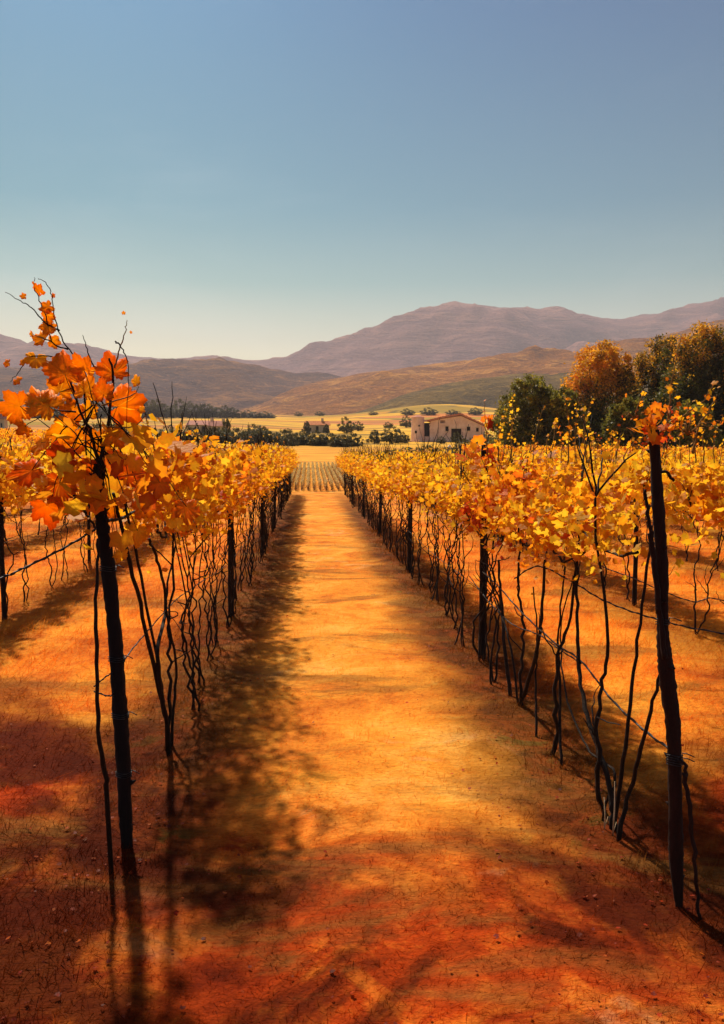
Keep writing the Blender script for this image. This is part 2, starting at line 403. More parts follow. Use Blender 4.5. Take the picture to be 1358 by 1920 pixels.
V = np.stack([base-dx, base+dx, base+np.c_[np.cos(la)*lean, np.sin(la)*lean, hh]], 1).reshape(-1, 3)
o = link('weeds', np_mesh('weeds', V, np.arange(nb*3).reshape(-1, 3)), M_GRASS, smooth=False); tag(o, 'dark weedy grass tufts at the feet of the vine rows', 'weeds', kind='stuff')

# fallen leaves
nl = 1800
yy = 2.2+13*RNG.random(nl)**1.5
rowx = RNG.choice([-.86, 1.45, -3.3, 3.76], nl, p=[.4, .4, .1, .1])
xx = np.where(RNG.random(nl) < .75, rowx+RNG.normal(0, .35, nl), RNG.uniform(-3, 4, nl))
V, F, T = leaves(np.c_[xx, yy, Hn(xx, yy)+.012], RNG.uniform(.005, .014, nl), RNG.uniform(.6, 1.1, nl), RNG.uniform(.35, .95, nl), 'mid', up=3.5)
o = link('fallen_leaves', np_mesh('fallen_leaves', V, F, T), M_LEAF, smooth=False); tag(o, 'small fallen vine leaves scattered under the rows', 'leaves', kind='stuff')

# ------------------------------------------------------------------ hills
def hill(name, D, crest, front, back, mat, seed, amp=1.0, base=-5, label=None):
    """crest: list of (px, py) seen at distance D; a real ridge with a front and a back slope"""
    cp = [pt(px, py, D) for px, py in crest]
    cx = np.array([c.x for c in cp]); cz = np.array([c.z for c in cp])
    xsn = np.linspace(cx[0], cx[-1], 300)
    xi = np.interp(xsn, cx, cz)
    k = np.ones(7)/7; xi = np.convolve(np.pad(xi, 3, mode='edge'), k, 'valid')
    us = np.concatenate([np.linspace(-1, 0, 70), np.linspace(0, 1, 24)[1:]])
    V = []
    for u in us:
        prof = math.cos(u*math.pi/2)**1.25 if u < 0 else math.cos(u*math.pi/2)
        y = D+(u*front if u < 0 else u*back)
        for x, z in zip(xsn, xi):
            s = 1/(front*.42)
            q = Vector((x*s, y*s*.8, seed))
            nz = mnoise.hetero_terrain(q*1.0, .9, 2.1, 6, .75)-.6 if False else mnoise.fractal(q*1.3, .85, 2.1, 7)
            rg = 1-abs(mnoise.fractal(q*.9+Vector((5, 2, 1)), 1.0, 2.0, 5))*1.6
            ridgew = 1-prof**6*.85
            h = base+(z-base)*prof*(1+amp*.38*nz*ridgew+amp*.22*(rg-.7)*ridgew)
            V.append((x, y+front*.10*nz*(1-prof), h))
    V = np.array(V); n1 = len(xsn); n2 = len(us)
    i0 = (np.arange(n2-1)[:, None]*n1+np.arange(n1-1)[None]).ravel()
    o = link(name, np_mesh(name, V, np.c_[i0, i0+1, i0+n1+1, i0+n1]), mat)
    tag(o, label, None, kind='structure'); return o
hill('mountain', 3400, [(-900, 690), (-300, 655), (0, 647), (60, 643), (150, 650), (250, 667), (330, 673), (400, 672), (470, 678), (520, 672), (560, 662), (640, 645), (700, 629), (740, 612), (790, 592), (830, 582), (865, 583), (900, 590), (940, 599), (1000, 596), (1060, 604), (1120, 605), (1200, 597), (1250, 586), (1290, 578), (1330, 585), (1400, 595), (1700, 640), (2200, 690)],
     1500, 900, mat_hill('mountain_slope', [(.3, (.13, .055, .07)), (.5, (.22, .095, .095)), (.7, (.32, .145, .12))], .0016, (.09, .045, .07), (.50, .24, .17)), 3.3, .8)
hill('hills', 1900, [(-900, 740), (-300, 710), (0, 702), (60, 694), (130, 690), (200, 697), (270, 690), (330, 683), (380, 684), (440, 693), (500, 704), (560, 710), (600, 708), (660, 716), (760, 735), (900, 760), (1000, 790)],
     800, 500, mat_hill('purple_hill_slope', [(.3, (.05, .022, .028)), (.5, (.12, .046, .026)), (.7, (.26, .10, .02))], .003, (.04, .022, .026), (.50, .21, .05)), 8.1, .8)
hill('hills', 1500, [(430, 790), (520, 760), (590, 730), (640, 711), (690, 697), (760, 683), (830, 680), (900, 676), (950, 664), (985, 657), (1030, 660), (1060, 664), (1110, 652), (1160, 637), (1220, 630), (1300, 622), (1400, 615), (1700, 640), (2200, 700)],
     700, 500, mat_hill('brown_hill_slope', [(.3, (.20, .065, .012)), (.5, (.38, .125, .012)), (.7, (.55, .21, .018))], .004, (.10, .04, .016), (.85, .38, .06)), 5.7, .8)
hill('hills', 1000, [(560, 800), (640, 786), (700, 765), (760, 742), (800, 728), (850, 718), (900, 714), (960, 708), (1010, 706), (1060, 710), (1200, 700), (1400, 705), (1800, 740), (2200, 790)],
     330, 300, mat_hill('olive_hill_slope', [(.3, (.10, .065, .010)), (.5, (.22, .13, .012)), (.7, (.36, .20, .02))], .007, (.05, .038, .01), (.50, .28, .04)), 11.7, .7)

# ------------------------------------------------------------------ posts
ROWS = {'L1': -.86, 'R1': 1.45, 'L2': -3.3, 'R2': 3.8}
ORD = ['first', 'second', 'third', 'fourth', 'fifth', 'sixth', 'seventh', 'eighth', 'ninth', 'tenth', 'eleventh', 'twelfth']
ROWTXT = {'L1': 'left path-side row', 'R1': 'right path-side row', 'L2': 'second row left of the path', 'R2': 'second row right of the path',
          'L3': 'third row left of the path', 'R3': 'third row right of the path', 'L4': 'fourth row left of the path', 'R4': 'fourth row right of the path', 'L5': 'fifth row left of the path', 'R5': 'fifth row right of the path'}
def post(pts, rads, label, mat, name='vine_post', knots=5):
    b = Vector(pts[0]); e = empty(name, (b.x, b.y, H(b.x, b.y)))
    tag(e, label, 'post', 'wooden posts carrying the vine rows')
    L = smoothline([p-e.location for p in map(Vector, pts)], 14)
    rr = np.interp(np.linspace(0, 1, len(L)), np.linspace(0, 1, len(rads)), rads)
    rr = [r*(1+.10*mnoise.noise(Vector((i*.35, b.x*7, b.y)))) for i, r in enumerate(rr)]
    m = MB(); m.tube(L, list(rr), 12, .09); shaft = m.build('shaft', mat, e)
    for k in range(knots):
        m = MB()
        i = random.randrange(6, len(L)-2); a = random.uniform(0, 6.28)
        d = Vector((math.cos(a), math.sin(a), random.uniform(.1, .6)))
        m.tube([L[i]+d*rr[i]*.3, L[i]+d*rr[i]*1.2, L[i]+d*rr[i]*1.7], [rr[i]*.5, rr[i]*.32, rr[i]*.08], 6, .1)
        m.build('knot', mat, e)
    # wire wraps
    return e, L, rr
def wrap(e, L, rr, z, name='wire_tie', mat=None):
    i = min(range(len(L)), key=lambda k: abs(L[k].z-z)); m = MB(); c = L[i]; pts = []
    for k in range(40):
        a = k*2*math.pi/13; pts.append((c.x+math.cos(a)*(rr[i]+.004), c.y+math.sin(a)*(rr[i]+.004), c.z+(k-20)*.0007+.004*math.sin(a*2)))
    pts += [(c.x+rr[i]+.02, c.y-.01, c.z+.014), (c.x+rr[i]+.045, c.y-.02, c.z+.004)]
    m.tube(pts, .0022, 5); m.build('wire_tie', mat or M_WIRE, e)

D1 = ptx(235, 1572, -.86).y
lp = [pt(238, 1575, D1), pt(232, 1450, D1), pt(222, 1280, D1), pt(210, 1130, D1), pt(196, 1010, D1), pt(186, 930, D1), pt(186, 870, D1)]
lp[0].z = H(lp[0].x, lp[0].y)-.02
near_left = post(lp, [.026, .033, .032, .031, .030, .026, .024], 'thick near black leaning post under the cluster of big leaves', M_POST, knots=8)
e, L, rr = near_left
for z in (1.30, .88, .62, .36): wrap(e, L, rr, z)
D2 = ptx(1272, 1700, 1.45).y
rp = [pt(1274, 1706, D2), pt(1268, 1600, D2), pt(1266, 1480, D2), pt(1262, 1360, D2), pt(1250, 1262, D2), pt(1243, 1180, D2), pt(1241, 1060, D2), pt(1233, 930, D2), pt(1226, 806, D2)]
rp[0].z = H(rp[0].x, rp[0].y)-.02
near_right = post(rp, [.012, .029, .026, .028, .032, .022, .023, .022, .019], 'tall near dark crooked post with a bend halfway, right foreground', M_POST2, knots=8)
e, L, rr = near_right
for z in (.62, .60, 1.15): wrap(e, L, rr, z)
# split side limb growing beside the crooked post
m = MB()
for a in ([(1248, 1235), (1238, 1160), (1230, 1080), (1222, 1010), (1213, 945), (1210, 918)], [(1236, 1150), (1226, 1060), (1216, 1000)]):
    P = smoothline([pt(px, py, D2-.03)-e.location for px, py in a], 6, .002)
    m.tube(P, list(np.linspace(.012, .005, len(P))), 6, .15)
P = smoothline([pt(px, py, D2)-e.location for px, py in [(1236, 885), (1250, 885), (1256, 894), (1264, 901)]], 4, .001); m.tube(P, [.006]*len(P), 5, .2)
m.build('side_limb', M_POST2, e)

POSTY = {'L1': [D1, 8.7, 13.8, 18.9, 24.0, 29.1, 33.8], 'R1': [D2, 6.75, 11.8, 16.9, 22.0, 27.1, 33.0],
         'L2': [8.7, 13.0, 18.0, 23.0, 28.0, 33.0], 'R2': [9.0, 14.0, 19.0, 24.0, 29.0, 33.5]}
for r, ysl in POSTY.items():
    X0 = ROWS[r]
    for k, y in enumerate(ysl):
        if r in ('L1', 'R1') and k == 0: continue
        x = X0+random.uniform(-.04, .04)
        if r == 'L2': x = {0: -3.28, 1: -3.55}.get(k, -3.4)
        z0 = H(x, y); lx = random.uniform(-.05, .05); ht = random.uniform(1.62, 1.78)
        if r == 'R1' and k == 1: ht = 1.84; lx = .0
        base_r = .032 if r in ('L1', 'R1') else .026
        p = [Vector((x, y, z0-.05)), Vector((x+lx*.4, y+random.uniform(-.03, .03), z0+ht*.4)), Vector((x+lx*.6, y, z0+ht*.7)), Vector((x+lx, y, z0+ht))]
        ordw = ORD[k]
        post(p, [base_r*1.05, base_r, base_r*.95, base_r*.85], f'dark wooden post, {ordw} from the viewer in the {ROWTXT[r]}', M_POST, knots=3 if y < 15 else 0)

# ------------------------------------------------------------------ vines
def vine_geom(ns, nleaf, kind, seed, z0=1.0, z1=1.75, lsize=(.045, .095), hue=.32, hspread=.2, stemr=.012, ylen=.42, red=0.0):
    rnd = random.Random(seed); rng = np.random.default_rng(seed)
    stems = []
    tops = []
    for k in range(ns):
        y1 = rnd.uniform(-ylen, ylen)*.95; yb = rnd.gauss(0, .05)
        ym = yb+(y1-yb)*rnd.uniform(.2, .7)
        pts = [(rnd.gauss(0, .02), yb, -.03), (rnd.gauss(0, .03), yb+(ym-yb)*.5+rnd.gauss(0, .03), .28), (rnd.gauss(0, .04), ym, .6), (rnd.gauss(0, .04), (ym+y1)/2+rnd.gauss(0, .05), .88), (rnd.gauss(0, .07), y1, z0+rnd.uniform(.05, .3))]
        m = MB(); st = random.getstate(); random.seed(seed*10+k)
        P = smoothline(pts, 6, .009); m.tube(P, list(np.linspace(stemr*rnd.uniform(.8, 1.25), stemr*.5, len(P))), 6, .18)
        random.setstate(st); stems.append(m); tops.append((P, pts[-1]))
    cane = MB(); st = random.getstate(); random.seed(seed+999)
    for P, t in tops:
        for j in range(3):     # side twigs of the bare part
            i = rnd.randrange(8, len(P)-1); b = P[i]
            d = Vector((rnd.gauss(0, .10), rnd.gauss(0, .22), rnd.uniform(.05, .32)))
            q = smoothline([b, b+d*.5+Vector((rnd.gauss(0, .03), rnd.gauss(0, .03), 0)), b+d], 4, .004)
            cane.tube(q, list(np.linspace(.005, .002, len(q))), 5, .2)
        for j in range(4):     # canes carrying the leaves
            b = Vector(t); d = Vector((rnd.gauss(0, .12), rnd.uniform(-.4, .4), rnd.uniform(.2, .66)))
            q = smoothline([b, b+d*.5+Vector((0, rnd.gauss(0, .06), .05)), b+d], 4, .005)
            cane.tube(q, list(np.linspace(.006, .0018, len(q))), 5, .2)
    # arm along the row
    q = smoothline([(rnd.gauss(0, .03), -ylen, z0+.02), (0, -.1, z0-.03+rnd.gauss(0, .03)), (rnd.gauss(0, .03), ylen, z0+.03)], 6, .006)
    cane.tube(q, [.007]*len(q), 5, .2)
    random.setstate(st)
    ncl = 16
    cc = np.c_[rng.normal(0, .13, ncl), rng.uniform(-ylen, ylen, ncl), rng.uniform(z0+.06, z1-.05, ncl)]
    ch = rng.normal(hue, hspread, ncl)+red*(rng.random(ncl) < .35)*.35
    cb = rng.uniform(.75, 1.05, ncl)
    w = rng.integers(0, ncl, nleaf)
    pos = cc[w]+rng.normal(size=(nleaf, 3))*np.array([.085, .11, .075])
    size = rng.uniform(lsize[0], lsize[1], nleaf)
    h = np.clip(ch[w]+rng.normal(0, .10, nleaf), 0, 1)
    b = cb[w]*rng.uniform(.8, 1.08, nleaf)
    parts = [leaves(pos, size, h, b, kind, rng=rng)]
    # loose leaves on the upright canes
    nu = max(4, nleaf//16)
    p2 = np.c_[rng.normal(0, .12, nu), rng.uniform(-ylen, ylen, nu), z1+np.abs(rng.normal(0, .06, nu))]
    parts.append(leaves(p2, size[:nu]*.55, np.clip(h[:nu]-.1, 0, 1), b[:nu]*1.05, 'low' if kind != 'tri' else 'tri', rng=rng))
    nd = max(3, nleaf//16)
    p3 = np.c_[rng.normal(0, .12, nd), rng.uniform(-ylen, ylen, nd), z0-np.abs(rng.normal(0, .10, nd))]
    parts.append(leaves(p3, size[:nd]*.7, h[:nd], b[:nd], 'low' if kind != 'tri' else 'tri', rng=rng))
    return stems, cane, np_mesh('foliage', *join(parts))
VG = 'vines trained in rows beside the path'
def vine(loc, geom, label, rz=0, name='grapevine'):
    stems, cane, fol = geom
    e = empty(name, loc, rz); tag(e, label, 'grapevine', VG)
    for m in stems: m.build('stem', M_VINE, e)
    cane.build('cane', M_VINE, e)
    link('foliage', fol, M_LEAF, e, smooth=False)
    return e
def copy_tree(o):
    c = o.copy(); COL.objects.link(c)
    for ch in o.children:
        d = ch.copy(); COL.objects.link(d); d.parent = c
    return c
NUM = ['first', 'second', 'third', 'fourth', 'fifth', 'sixth', 'seventh', 'eighth', 'ninth', 'tenth', 'eleventh', 'twelfth']
def vlabel(row, y, nbefore, idx, hueword='golden'):
    ps = POSTY.get(row[:2], None)
    return None
def row_label(r, y, cnt, look):
    """label from the last post passed"""
    if r in POSTY:
        k = max([i for i, p in enumerate(POSTY[r]) if p <= y], default=-1)
        key = (r, k); cnt[key] = cnt.get(key, 0)+1
        n = NUM[cnt[key]-1]
        if k < 0: return f'{look} vine, {n} before any post of the {ROWTXT[r]}'
        return f'{look} vine, {n} beyond the {ORD[k]} post of the {ROWTXT[r]}'
    cnt[r] = cnt.get(r, 0)+1
    def big(n):
        units = ['', 'first', 'second', 'third', 'fourth', 'fifth', 'sixth', 'seventh', 'eighth', 'ninth']
        if n <= 12: return NUM[n-1]
        teens = ['thirteenth', 'fourteenth', 'fifteenth', 'sixteenth', 'seventeenth', 'eighteenth', 'nineteenth']
        if n < 20: return teens[n-13]
        tens = {20: 'twentieth', 30: 'thirtieth', 40: 'fortieth'}; t = n//10*10
        return tens[t] if n == t else {20: 'twenty', 30: 'thirty', 40: 'forty'}[t]+'-'+units[n-t]
    return f'{look} vine, {big(cnt[r])} from the viewer in the {ROWTXT[r]}'
cnt = {}
def visible_x(x, y): 
    v = 582+x/y*1500; return -60 < v < 1420

# special near vines with the stems drawn as the photograph shows them
def near_vine(row, y0, polys, nleaf, seed, label, hue=.32, spread=.2, red=0, z0=1.0, z1=1.78, lsize=(.05, .10), ylen=.4, nst=1):
    X0 = ROWS[row]; base = Vector((X0, y0, H(X0, y0)))
    stems, cane, fol = vine_geom(nst, nleaf, 'mid', seed, z0=z0, z1=z1, hue=hue, hspread=spread, red=red, lsize=lsize, ylen=ylen)
    for pl in polys:
        m = MB(); P = smoothline([ptx(px, py, X0+random.uniform(-.03, .03))-base for px, py in pl[1:]], 7, .003)
        P[0].z = -.03 if pl[0] > 0 else P[0].z
        r = abs(pl[0]); m.tube(P, list(np.linspace(r*1.2, r*.6, len(P))), 7, .15); stems.append(m)
    return vine(base, (stems, cane, fol), label)
near_vine('R1', 3.83, [(.010, (1160, 1560), (1185, 1470), (1215, 1350), (1246, 1236)), (.009, (1152, 1545), (1172, 1400), (1196, 1200), (1222, 985)),
                      (.013, (1150, 1540), (1143, 1470), (1110, 1370), (1088, 1270), (1083, 1150), (1082, 1040)), (.006, (1130, 1520), (1152, 1450), (1100, 1400), (1062, 1300), (1052, 1180), (1075, 1080))],
          420, 41, 'vine with splayed bare stems just beyond the crooked post', hue=.2, red=.5, z0=1.34, z1=1.66, lsize=(.018, .042))
near_vine('R1', 5.35, [(.014, (962, 1345), (948, 1230), (940, 1120), (935, 1050)), (.013, (966, 1345), (1000, 1250), (1015, 1160), (1022, 1050)), (.008, (975, 1340), (955, 1200), (925, 1120))],
          1000, 42, 'orange-red vine with two stems in a V, just before the second post on the right', hue=.30, red=1.0, z0=1.22, z1=1.66, lsize=(.02, .045))
near_vine('R1', 4.6, [(.008, (1052, 1430), (1050, 1300), (1048, 1200), (1060, 1060)), (.007, (1006, 1380), (1005, 1270), (1008, 1200), (1000, 1100))],
          820, 43, 'orange vine with thin dark stems between the splayed vine and the V-shaped vine', hue=.26, red=1.0, z0=1.26, z1=1.66, lsize=(.018, .042))
near_vine('L1', 4.9, [(.012, (318, 1375), (290, 1250), (250, 1080), (212, 925)), (.009, (312, 1350), (300, 1270), (264, 1080), (232, 930)),
                     (.011, (316, 1370), (296, 1230), (312, 1140), (298, 1060), (280, 1010)), (.008, (322, 1370), (330, 1250), (312, 1130), (330, 1020))],
          700, 44, 'vine with long slanting stems just beyond the thick near post on the left', hue=.2, red=.5, z0=1.36, z1=1.80, lsize=(.022, .048))
# first vine of the left row: the big leaves round the head of the thick post
BIG = [(38, 762, 62, .42, 1, 100), (75, 752, 48, .38, .95, 40), (122, 702, 70, .55, .9, 10), (112, 735, 60, .3, 1, -20), (158, 695, 52, .45, 1, 30), (160, 735, 56, .25, 1, -10), (212, 700, 62, .6, .95, 15), (222, 762, 78, .48, 1, -70),
       (168, 775, 42, .10, 1, 0), (92, 762, 70, .34, 1, 60), (122, 800, 70, .2, 1, 160), (78, 830, 52, .3, 1, 190), (190, 835, 68, .35, .7, 20), (60, 882, 68, .72, 1, 110), (118, 862, 62, .82, .8, 0),
       (112, 905, 70, .66, .75, 180), (88, 948, 72, .62, .95, 190), (172, 885, 52, .7, .7, 40), (240, 892, 62, .72, .75, -30), (146, 945, 52, .22, .95, 180), (258, 995, 48, .2, 1, 180), (228, 1036, 32, .15, 1, 170),
       (150, 825, 55, .25, .9, 120), (215, 810, 50, .3, .9, 200), (230, 860, 44, .15, 1, 80), (48, 800, 40, .45, .9, 120), (195, 740, 46, .55, .8, 10), (140, 765, 50, .4, .85, 150), (300, 905, 50, .66, .8, 170), (350, 950, 58, .6, .9, 180), (275, 945, 50, .35, .9, 150), (180, 920, 50, .5, .7, 170), (205, 950, 44, .38, .8, 190)]
SPR = [(74, 547, 24, .42, 1, 10), (92, 575, 22, .38, 1, 120), (88, 590, 26, .36, 1, 200), (92, 612, 26, .30, 1, 160), (80, 636, 26, .24, 1, 80), (68, 672, 34, .12, 1, 170), (98, 640, 22, .24, 1, -100), (35, 714, 16, .36, 1, 90), (46, 556, 10, .3, 1, 90),
       (257, 718, 20, .1, 1, 20), (268, 768, 13, .15, 1, 100), (45, 680, 12, .3, .9, 60), (15, 680, 14, .45, .8, 100), (60, 628, 9, .2, 1, 0), (232, 588, 6, .2, 1, 0), (246, 624, 5, .2, 1, 0), (100, 556, 9, .5, 1, 20)]
lv = near_vine('L1', D1+.12, [(.009, (205, 1480), (185, 1370), (180, 1150), (184, 1010))], 80, 45, 'near vine with big orange and crimson leaves crowding the head of the left post', hue=.22, spread=.15, red=.4, z0=1.5, z1=1.88, lsize=(.04, .08), ylen=.3, nst=0)
LV0 = lv.location.copy(); V_, F_, B_ = TPL['hi']
lrng = np.random.default_rng(5)
leafpos = []
def big_leaf(px, py, s, hue, br, rot, D, parent, org):
    P = pt(px, py, D)-org
    sz = s/1500*D*.68
    # leaf faces the path, tilted
    rz = R(lrng.uniform(-35, 35)); rx = R(90+lrng.uniform(-38, 38))
    M = Matrix.Rotation(rz, 3, 'Z') @ Matrix.Rotation(rx, 3, 'X') @ Matrix.Rotation(R(rot), 3, 'Z')
    curl = lrng.uniform(-.6, 1.3); hue = hue*.80-.07; br = .55*br+.5
    W = V_.copy(); W[:, 1] -= .25; W[:, 2] *= curl; W[:, 2] -= .35*W[:, 0]**2*lrng.uniform(-.6, 1.2)
    W[:, 2] += .06*lrng.normal(size=len(W))*B_
    W[:, 0] *= lrng.uniform(.75, 1.05)
    Q = (np.array(M) @ (W*sz).T).T
    T = np.c_[np.full(len(W), hue), np.full(len(W), br), B_]
    me = np_mesh('leaf', Q, F_, T); o = link('leaf', me, M_LEAF, parent); o.location = P
    md = o.modifiers.new('solid', 'SOLIDIFY'); md.thickness = .0008
    return P
for (px, py, s, h, b, r) in BIG:
    leafpos.append(big_leaf(px, py, s, h, b, r, D1+lrng.uniform(-.22, .12), lv, LV0))
def shoot(pix, D, parent, org, r0=.004, r1=.0012, mat=M_TWIG, name='shoot'):
    m = MB(); P = smoothline([pt(px, py, D)-org for px, py in pix], 6, .0025)
    m.tube(P, list(np.linspace(r0, r1, len(P))), 5, .15); return m.build(name, mat, parent)
Ds = D1-.05
for pl in ([(160, 760), (150, 690), (118, 640), (103, 600), (97, 555), (85, 530), (72, 522)], [(128, 655), (98, 640), (84, 585), (66, 545), (64, 520)], [(112, 620), (86, 605), (60, 578), (40, 565), (10, 548)],
           [(140, 700), (110, 672), (60, 668), (40, 690), (20, 716)], [(175, 690), (165, 660), (155, 628)], [(215, 690), (225, 655), (236, 618), (238, 600)], [(216, 640), (228, 652), (240, 690), (238, 810)], [(190, 760), (250, 740), (262, 715)], [(200, 800), (250, 800), (280, 770)],
           [(95, 640), (75, 632), (60, 626)]):
    shoot(pl, Ds, lv, LV0, mat=M_TWIG if random.random() < .5 else M_VINE)
for (px, py, s, h, b, r) in SPR: big_leaf(px, py, s*1.25, h, b, r, Ds, lv, LV0)
# stalks from the post head to the big leaves
m = MB(); hd = pt(186, 880, D1)-LV0
for P in leafpos:
    s = hd+Vector((random.gauss(0, .03), random.gauss(0, .02), random.uniform(-.05, .35)))
    q = smoothline([s, (s+P)/2+Vector((0, 0, .03)), P], 4, .003); m.tube(q, list(np.linspace(.004, .0015, len(q))), 5, .1)
m.build('leaf_stalks', M_VINE, lv)
for a in ([(186, 900), (178, 830), (150, 770), (122, 680)], [(188, 880), (200, 800), (212, 720), (205, 672)], [(180, 940), (140, 930), (160, 960), (178, 990)]):
    m = MB(); q = smoothline([pt(px, py, D1-.03)-LV0 for px, py in a], 6, .004); m.tube(q, list(np.linspace(.009, .004, len(q))), 7, .2)
    m.build('cane', M_VINE, lv)

# other vines
protos = {}
for i in range(5): protos[('mid', i)] = None
def far_proto(kind, i, left):
    key = (kind, i, left)
    return key
made = {}
def place(r, x, y, tier, left, look):
    lab = row_label(r, y, cnt, look)
    z = H(x, y)
    i = random.randrange(6); key = (tier, i, left)
    rz = random.choice([0, math.pi])+random.gauss(0, .05)
    if key not in made:
        sd = hash((tier == 'a', i, left)) % 1000+i*17+(500 if tier == 'b' else 0)+(200 if left else 0)
        sd = (i+1)*31+(700 if tier == 'b' else 0)+(1400 if tier == 'c' else 0)+(350 if left else 0)
        zz = (1.26, 1.78) if left else (1.20, 1.66)
        hue = .18 if left else .12
        if tier == 'a': g = vine_geom(3, [620, 380, 760, 460, 560, 700][i], 'mid', sd, zz[0], zz[1], (.019, .043), hue, .15, .0085, red=.25)
        elif tier == 'b': g = vine_geom(3, [420, 260, 480, 330, 380, 450][i], 'low', sd, zz[0], zz[1], (.028, .056), hue, .14, .0085)
        else: g = vine_geom(2, 240, 'low', sd, zz[0], zz[1], (.05, .095), hue*.9, .12, .010, ylen=.5)
        if tier == 'm': g = vine_geom(2, 420, 'mid', sd, zz[0], zz[1], (.035, .07), hue*.9, .13, .009, ylen=.5)
        made[key] = vine((x, y, z), g, lab, rz); return
    o = copy_tree(made[key]); o.location = (x, y, z); o.rotation_euler.z = rz; o['label'] = lab
    s = random.uniform(.95, 1.05); o.scale = (s, s, s)
total = 0
for r, x0, ya, yb, st, tier in (('L1', -.86, 5.5, 34, .66, 'ab'), ('R1', 1.45, 6.1, 34, .66, 'ab'), ('L2', -3.4, 5, 34, .8, 'c'), ('R2', 3.8, 6.0, 34, .8, 'c'),
                                ('L3', -5.7, 8, 34, .9, 'c'), ('R3', 6.1, 8, 34, .9, 'c'), ('L4', -8.0, 10, 40, .95, 'c'), ('R4', 8.4, 10, 40, .95, 'c')):
    y = ya
    while y < yb:
        x = x0+random.gauss(0, .03)
        if visible_x(x, y):
            t = ('m' if y < 15 else 'c') if len(tier) == 1 else ('a' if y < 14 else 'b')
            place(r, x, y, t, r[0] == 'L', 'golden' if r[0] == 'R' else 'amber'); total += 1
        y += st*random.uniform(.93, 1.07)
print('vines', total)

# the rest of the vineyard: far rows that merge
parts = []; stem = MB(); rng = np.random.default_rng(77)
rowsx = [(-8.0-2.3*k) for k in range(1, 13)]+[(8.4+2.3*k) for k in range(1, 14)]
for x0 in rowsx:
    ya = max(8, abs(x0)*1500/(600 if x0 < 0 else 800)); yb = 62 if x0 < 0 else 56
    if ya > yb: continue
    n = int((yb-ya)*62); y = rng.uniform(ya, yb, n)
    hgt = (1.10, 1.78) if x0 < 0 else (1.0, 1.62)
    cl = np.sin(y*3.1+x0)*.5+np.sin(y*7.3+x0*2)*.3
    x = x0+rng.normal(0, .15, n); z = Hn(x, y)+rng.uniform(*hgt, n)+cl*.05
    parts.append(leaves(np.c_[x, y, z], rng.uniform(.07, .14, n), np.clip(rng.normal(.25, .12, n)+cl*.08, 0, 1), rng.uniform(.75, 1.05, n), 'low', rng=rng))
    yy_ = ya
    while yy_ < yb:
        xx_ = x0+rng.normal(0, .04); z_ = H(xx_, yy_)
        stem.tube([(xx_, yy_, z_-.02), (xx_+rng.normal(0, .04), yy_+rng.normal(0, .1), z_+.6), (xx_, yy_+rng.normal(0, .1), z_+1.2)], [.014, .011, .008], 4)
        yy_ += .55
# upper blocks continuing beyond the near left rows
for x0 in (-5.7, -8.0):
    pass
e = empty('distant_vines', (0, 0, 0)); tag(e, 'golden vine rows running together farther out on both sides', 'vines', kind='stuff')
o = link('foliage', np_mesh('foliage', *join(parts)), M_LEAF, e, smooth=False); o['kind'] = 'stuff'
o = stem.build('stem', M_VINE, e); o['kind'] = 'stuff'

# striped low block at the end of the path
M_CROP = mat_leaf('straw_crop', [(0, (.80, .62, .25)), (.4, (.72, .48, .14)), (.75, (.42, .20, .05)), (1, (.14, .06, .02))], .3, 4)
k = 0
for i in range(17):
    x0 = -2.0+.27*i; rng = np.random.default_rng(100+i); n = 2600
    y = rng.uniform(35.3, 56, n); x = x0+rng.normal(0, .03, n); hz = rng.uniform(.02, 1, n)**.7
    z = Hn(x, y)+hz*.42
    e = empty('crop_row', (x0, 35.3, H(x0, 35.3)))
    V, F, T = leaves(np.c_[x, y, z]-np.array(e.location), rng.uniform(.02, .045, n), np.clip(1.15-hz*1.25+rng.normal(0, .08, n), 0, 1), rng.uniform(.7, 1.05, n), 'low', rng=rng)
    words = ['leftmost', 'second from the left', 'third from the left', 'fourth from the left', 'fifth from the left', 'sixth from the left', 'seventh from the left', 'eighth from the left', 'middle', 'eighth from the right', 'seventh from the right', 'sixth from the right', 'fifth from the right', 'fourth from the right', 'third from the right', 'second from the right', 'rightmost']
    tag(e, f'straw-coloured low crop row, {words[i]} in the striped block at the path end', 'crop row', 'low crop rows at the end of the path')
    link('foliage', np_mesh('foliage', V, F, T), M_CROP, e, smooth=False)
    m = MB()
    for j in range(26):
        yy_ = 35.3+j*.8; m.tube([(0, yy_-35.3, H(x0, yy_)-H(x0, 35.3)-.02), (rng.normal(0, .03), yy_-35.3, H(x0, yy_)-H(x0, 35.3)+.4)], [.012, .008], 4)
    m.build('stem', M_VINE, e)

# ------------------------------------------------------------------ wires
def wire(pts, label, r=.0028, mat=M_WIRE, sag=.0, twist=True):
    P = smoothline(pts, 12)
    o0 = P[0].copy(); P = [p-o0 for p in P]
    m = MB(); m.tube(P, r, 6)
    if twist:
        Q = [p+Vector((0, math.sin(i*1.1)*r*1.5, math.cos(i*1.1)*r*1.5)) for i, p in enumerate(P)]; m.tube(Q, r*.7, 5)
    o = m.build('trellis_wire', mat); o.location = o0
    tag(o, label, 'wire', 'wires strung along the vine rows'); return o
X = 1.45
wire([ptx(1262, 1408, X), ptx(1215, 1375, X), ptx(1150, 1315, X), ptx(1090, 1240, X), ptx(1040, 1205, X), ptx(980, 1150, X), ptx(935, 1100, X), ptx(905, 1072, X)], 'long low wire sagging from the crooked post to the second post on the right', .0045)
wire([ptx(1090, 1244, X), ptx(1050, 1218, X), ptx(1010, 1190, X), ptx(960, 1170, X), ptx(918, 1130, X), ptx(880, 1080, X)], 'short frayed wire doubling the long low wire on the right', .0036)
